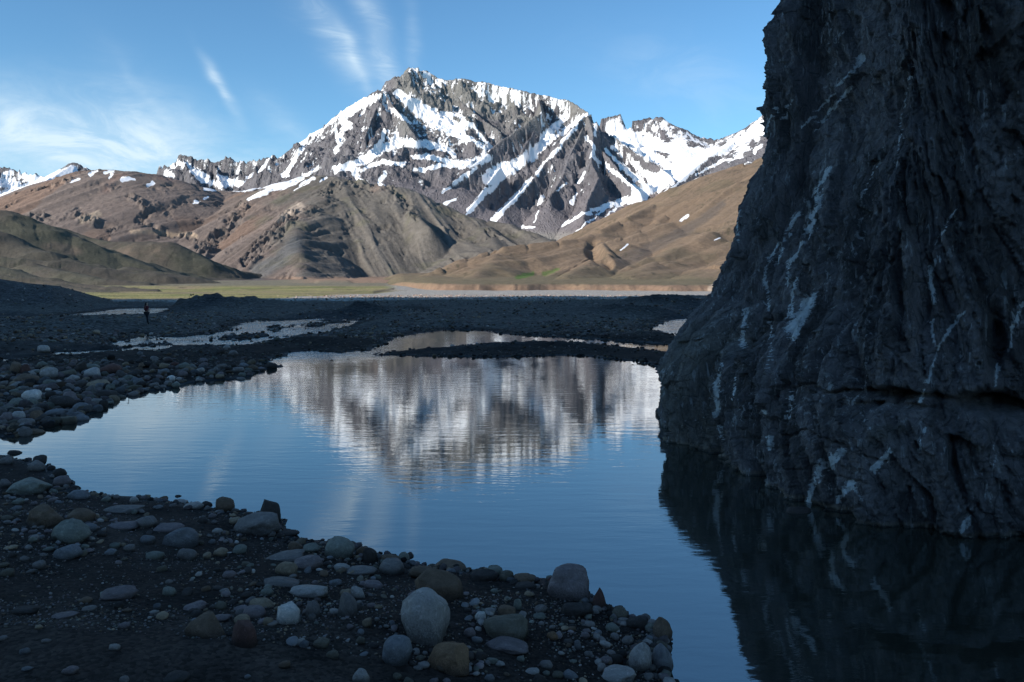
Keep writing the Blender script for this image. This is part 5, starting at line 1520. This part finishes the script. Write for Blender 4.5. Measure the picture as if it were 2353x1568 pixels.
def scatter(name, n, vxr, vyr, size, dens=None, flat=(0.45, 0.75), pw=2.2, tone_gain=1.0, shore=None, seed=1, wet=False):
    rs = np.random.RandomState(seed)
    vx = rs.uniform(*vxr, n); vy = rs.uniform(*vyr, n)
    Y = CAM_H * F / (vy - HOR); X = (vx - CX) / F * Y
    z, dm, d, far = ground_z(X, Y, True)
    keep = (dm > 0.0) if not wet else ((dm > -0.5) & (dm < 0.4))
    if shore is not None:
        keep &= (dm < shore * rs.uniform(0.1, 1, n))
    if dens is not None:
        keep &= rs.rand(n) < dens(X, Y, vx, vy, dm)
    X, Y, z, vx, vy = X[keep], Y[keep], z[keep], vx[keep], vy[keep]
    m = len(X)
    s = size[0] + (size[1] - size[0]) * rs.rand(m) ** pw
    fl = rs.uniform(*flat, m)
    scl = np.stack([s * rs.uniform(0.8, 1.25, m), s * rs.uniform(0.7, 1.0, m), s * fl], -1) / 2
    pos = np.stack([X, Y, z + scl[:, 2] * rs.uniform(0.1, 0.7, m)], -1)
    rot = np.stack([rs.uniform(-.35, .35, m), rs.uniform(-.35, .35, m), rs.uniform(0, 6.28, m)], -1)
    tone = TON[rs.randint(0, len(TON), m)] * rs.uniform(0.55, 1.35, (m, 1)) * tone_gain
    return scatter_object(name, PEB, pos, scl, rot, rs.randint(0, len(PEB), m), tone, PM)


def patchy(scale, lo, hi, seed):
    return lambda X, Y, vx, vy, dm: sstep(lo, hi, fbm2(X / scale, Y / scale, 3, seed=seed)) * 0.97 + 0.03


scatter('bank_pebbles', 15000, (-200, 1700), (1040, 1640), (0.018, 0.13), lambda X, Y, vx, vy, dm: (0.08 + 0.92 * sstep(-0.15, 0.4, fbm2(X / 1.1, Y / 1.1, 3, seed=71))) * (1 - 0.72 * sstep(1270, 1400, vy) * sstep(1050, 700, vx)) * (1 - 0.55 * sstep(1100, 1250, vx)) * 0.8, pw=3.0, seed=101, tone_gain=0.85)
scatter('bank_gravel', 26000, (-200, 1700), (1040, 1640), (0.010, 0.035), patchy(0.8, -0.45, 0.3, 72), seed=102, tone_gain=0.7)
scatter('shoreline_pebbles', 24000, (-200, 1700), (815, 1640), (0.03, 0.15), None, pw=2.0, shore=0.5, seed=103, tone_gain=0.55)
scatter('left_shore_cobbles', 5200, (-250, 800), (832, 1005), (0.08, 0.42), lambda X, Y, vx, vy, dm: 0.25 + 0.75 * sstep(700, 420, vx) * sstep(845, 880, vy), pw=2.6, seed=104, flat=(0.5, 0.85), tone_gain=0.62)
scatter('sand_bar_gravel', 14000, (-300, 1620), (755, 860), (0.04, 0.17), patchy(2.2, -0.3, 0.4, 73), seed=105, tone_gain=0.5, pw=2.6)
scatter('streambed_stones', 8000, (-200, 1620), (728, 840), (0.08, 0.28), None, seed=106, wet=True, pw=2.6, tone_gain=0.3)
scatter('river_gravel', 26000, (-300, 1660), (690, 800), (0.06, 0.34), patchy(6, -0.4, 0.4, 74), seed=107, pw=3.2, tone_gain=0.62)
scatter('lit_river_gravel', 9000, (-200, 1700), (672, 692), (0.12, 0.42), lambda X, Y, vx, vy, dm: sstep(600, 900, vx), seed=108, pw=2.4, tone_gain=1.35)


# ================================================================== PERSON
def skin_body(name, joints, bones, mat, sub=2, root=0):
    me = bpy.data.meshes.new(name)
    me.from_pydata([j[0] for j in joints], bones, [])
    o = link(name, me, mat)
    sk = o.modifiers.new('skin', 'SKIN'); sk.use_smooth_shade = True
    for i, j in enumerate(joints):
        r = j[1] if isinstance(j[1], tuple) else (j[1], j[1])
        me.skin_vertices[0].data[i].radius = r
        me.skin_vertices[0].data[i].use_root = (i == root)
    su = o.modifiers.new('sub', 'SUBSURF'); su.levels = sub; su.render_levels = sub
    dg = bpy.context.evaluated_depsgraph_get()
    ev = bpy.data.meshes.new_from_object(o.evaluated_get(dg))
    o.modifiers.clear()
    o.data = ev
    for p in ev.polygons: p.use_smooth = True
    if not ev.materials: ev.materials.append(mat)
    return o


def plain(name, col, rough=0.85):
    m, t, b = new_mat(name)
    pos = t.node('ShaderNodeTexCoord').outputs['Object']
    n = t.noise(pos, 30, 5, 0.6)
    t.put(b.inputs['Base Color'], t.vmath('SCALE', t.mix(0.0, (*col, 1), (*col, 1)), scale=t.remap(n, 0.3, 0.7, 0.8, 1.2, smooth=False)))
    b.inputs['Roughness'].default_value = rough
    t.put(b.inputs['Normal'], t.bump(n, 0.3, 0.01))
    return m


def build_person():
    X, Y = hit(337, 746)
    z = float(ground_z(np.array([X]), np.array([Y]))[0])
    root = bpy.data.objects.new('person', None); COLL.objects.link(root)
    root.location = (X, Y, z - 0.01)
    root.rotation_euler = (0, 0, math.radians(-8))
    root['label'] = 'person with long dark hair, dark jacket and trousers walking on the gravel flats'
    root['category'] = 'person'
    skin = plain('skin', (0.42, 0.27, 0.2), 0.6)
    jac = plain('jacket_cloth', (0.09, 0.018, 0.024)); trs = plain('trouser_cloth', (0.016, 0.017, 0.021)); hr = plain('hair', (0.018, 0.012, 0.010), 0.6); bt = plain('boot_leather', (0.02, 0.017, 0.015), 0.6)
    # walking to the right of the picture, mid stride, arms folded in front
    J = [((0, 0, 0.88), (0.13, 0.10)), ((0.01, 0, 1.05), (0.115, 0.085)), ((0.0, 0, 1.25), (0.14, 0.095)), ((0.0, 0, 1.37), (0.085, 0.07)), ((0.015, 0, 1.44), 0.048), ((0.03, 0, 1.54), (0.078, 0.092)), ((0.035, 0, 1.60), (0.07, 0.08)),
         ((0.02, 0.09, 0.84), 0.085), ((-0.02, 0.09, 0.46), 0.058), ((0.06, 0.08, 0.09), 0.038), ((0.20, 0.08, 0.04), 0.034),
         ((0.0, -0.09, 0.84), 0.085), ((0.10, -0.09, 0.48), 0.058), ((0.13, -0.08, 0.10), 0.038), ((0.27, -0.08, 0.045), 0.034),
         ((-0.01, 0.17, 1.33), 0.052), ((-0.06, 0.20, 1.08), 0.040), ((0.14, 0.12, 1.04), 0.032), ((0.23, 0.05, 1.07), 0.030),
         ((-0.01, -0.17, 1.33), 0.052), ((-0.05, -0.21, 1.08), 0.040), ((0.15, -0.13, 1.03), 0.032), ((0.24, -0.06, 1.06), 0.030)]
    B = [(0, 1), (1, 2), (2, 3), (3, 4), (4, 5), (5, 6), (0, 7), (7, 8), (8, 9), (9, 10), (0, 11), (11, 12), (12, 13), (13, 14), (2, 15), (15, 16), (16, 17), (17, 18), (2, 19), (19, 20), (20, 21), (21, 22)]
    body = skin_body('body', J, B, skin); body.parent = root
    g = 0.022
    def grow(ids, bones, extra=g):
        mp = {k: i for i, k in enumerate(ids)}
        js = []
        for k in ids:
            r = J[k][1] if isinstance(J[k][1], tuple) else (J[k][1],) * 2
            js.append((J[k][0], tuple(q + extra for q in r)))
        return js, [(mp[a], mp[b]) for a, b in bones]
    js, bs = grow([0, 1, 2, 3, 15, 16, 17, 19, 20, 21], [(0, 1), (1, 2), (2, 3), (2, 15), (15, 16), (16, 17), (2, 19), (19, 20), (20, 21)], 0.024)
    o = skin_body('jacket', js, bs, jac); o.parent = root
    js, bs = grow([0, 7, 8, 9, 11, 12, 13], [(0, 1), (1, 2), (2, 3), (0, 4), (4, 5), (5, 6)] and [(0, 7), (7, 8), (8, 9), (0, 11), (11, 12), (12, 13)], 0.014)
    o = skin_body('trousers', js, bs, trs); o.parent = root
    for a, b in ((9, 10), (13, 14)):
        js, bs = grow([a, b], [(a, b)], 0.018)
        o = skin_body('boot', js, bs, bt); o.parent = root
    hj = [((0.0, 0, 1.64), (0.085, 0.095)), ((-0.035, 0, 1.54), (0.095, 0.105)), ((-0.07, 0, 1.40), (0.075, 0.115)), ((-0.085, 0, 1.25), (0.055, 0.11)), ((-0.08, 0, 1.13), (0.03, 0.07))]
    o = skin_body('hair', hj, [(0, 1), (1, 2), (2, 3), (3, 4)], hr); o.parent = root


build_person()


def build_twig():
    X, Y = G(296, 922)
    bm = bmesh.new()
    rings = []
    for k in range(6):
        t = k / 5
        c = Vector((X - 0.16 + 0.30 * t + 0.02 * math.sin(t * 5), Y + 0.25 - 0.5 * t, 0.10 - 0.14 * t * t + 0.02 * t))
        r = 0.017 * (1 - 0.5 * t)
        rings.append([bm.verts.new(c + Vector((r * math.cos(a), 0, r * math.sin(a)))) for a in (0, 1.26, 2.51, 3.77, 5.03)])
    for p, q in zip(rings, rings[1:]):
        for i in range(5):
            bm.faces.new((p[i], p[(i + 1) % 5], q[(i + 1) % 5], q[i]))
    bm.faces.new(rings[0]); bm.faces.new(rings[-1][::-1])
    me = bpy.data.meshes.new('twig'); bm.to_mesh(me); bm.free()
    o = link('twig', me, plain('bark', (0.09, 0.07, 0.05)))
    o['label'] = 'thin dark twig poking into the pond from the left shore'
    o['category'] = 'twig'


build_twig()
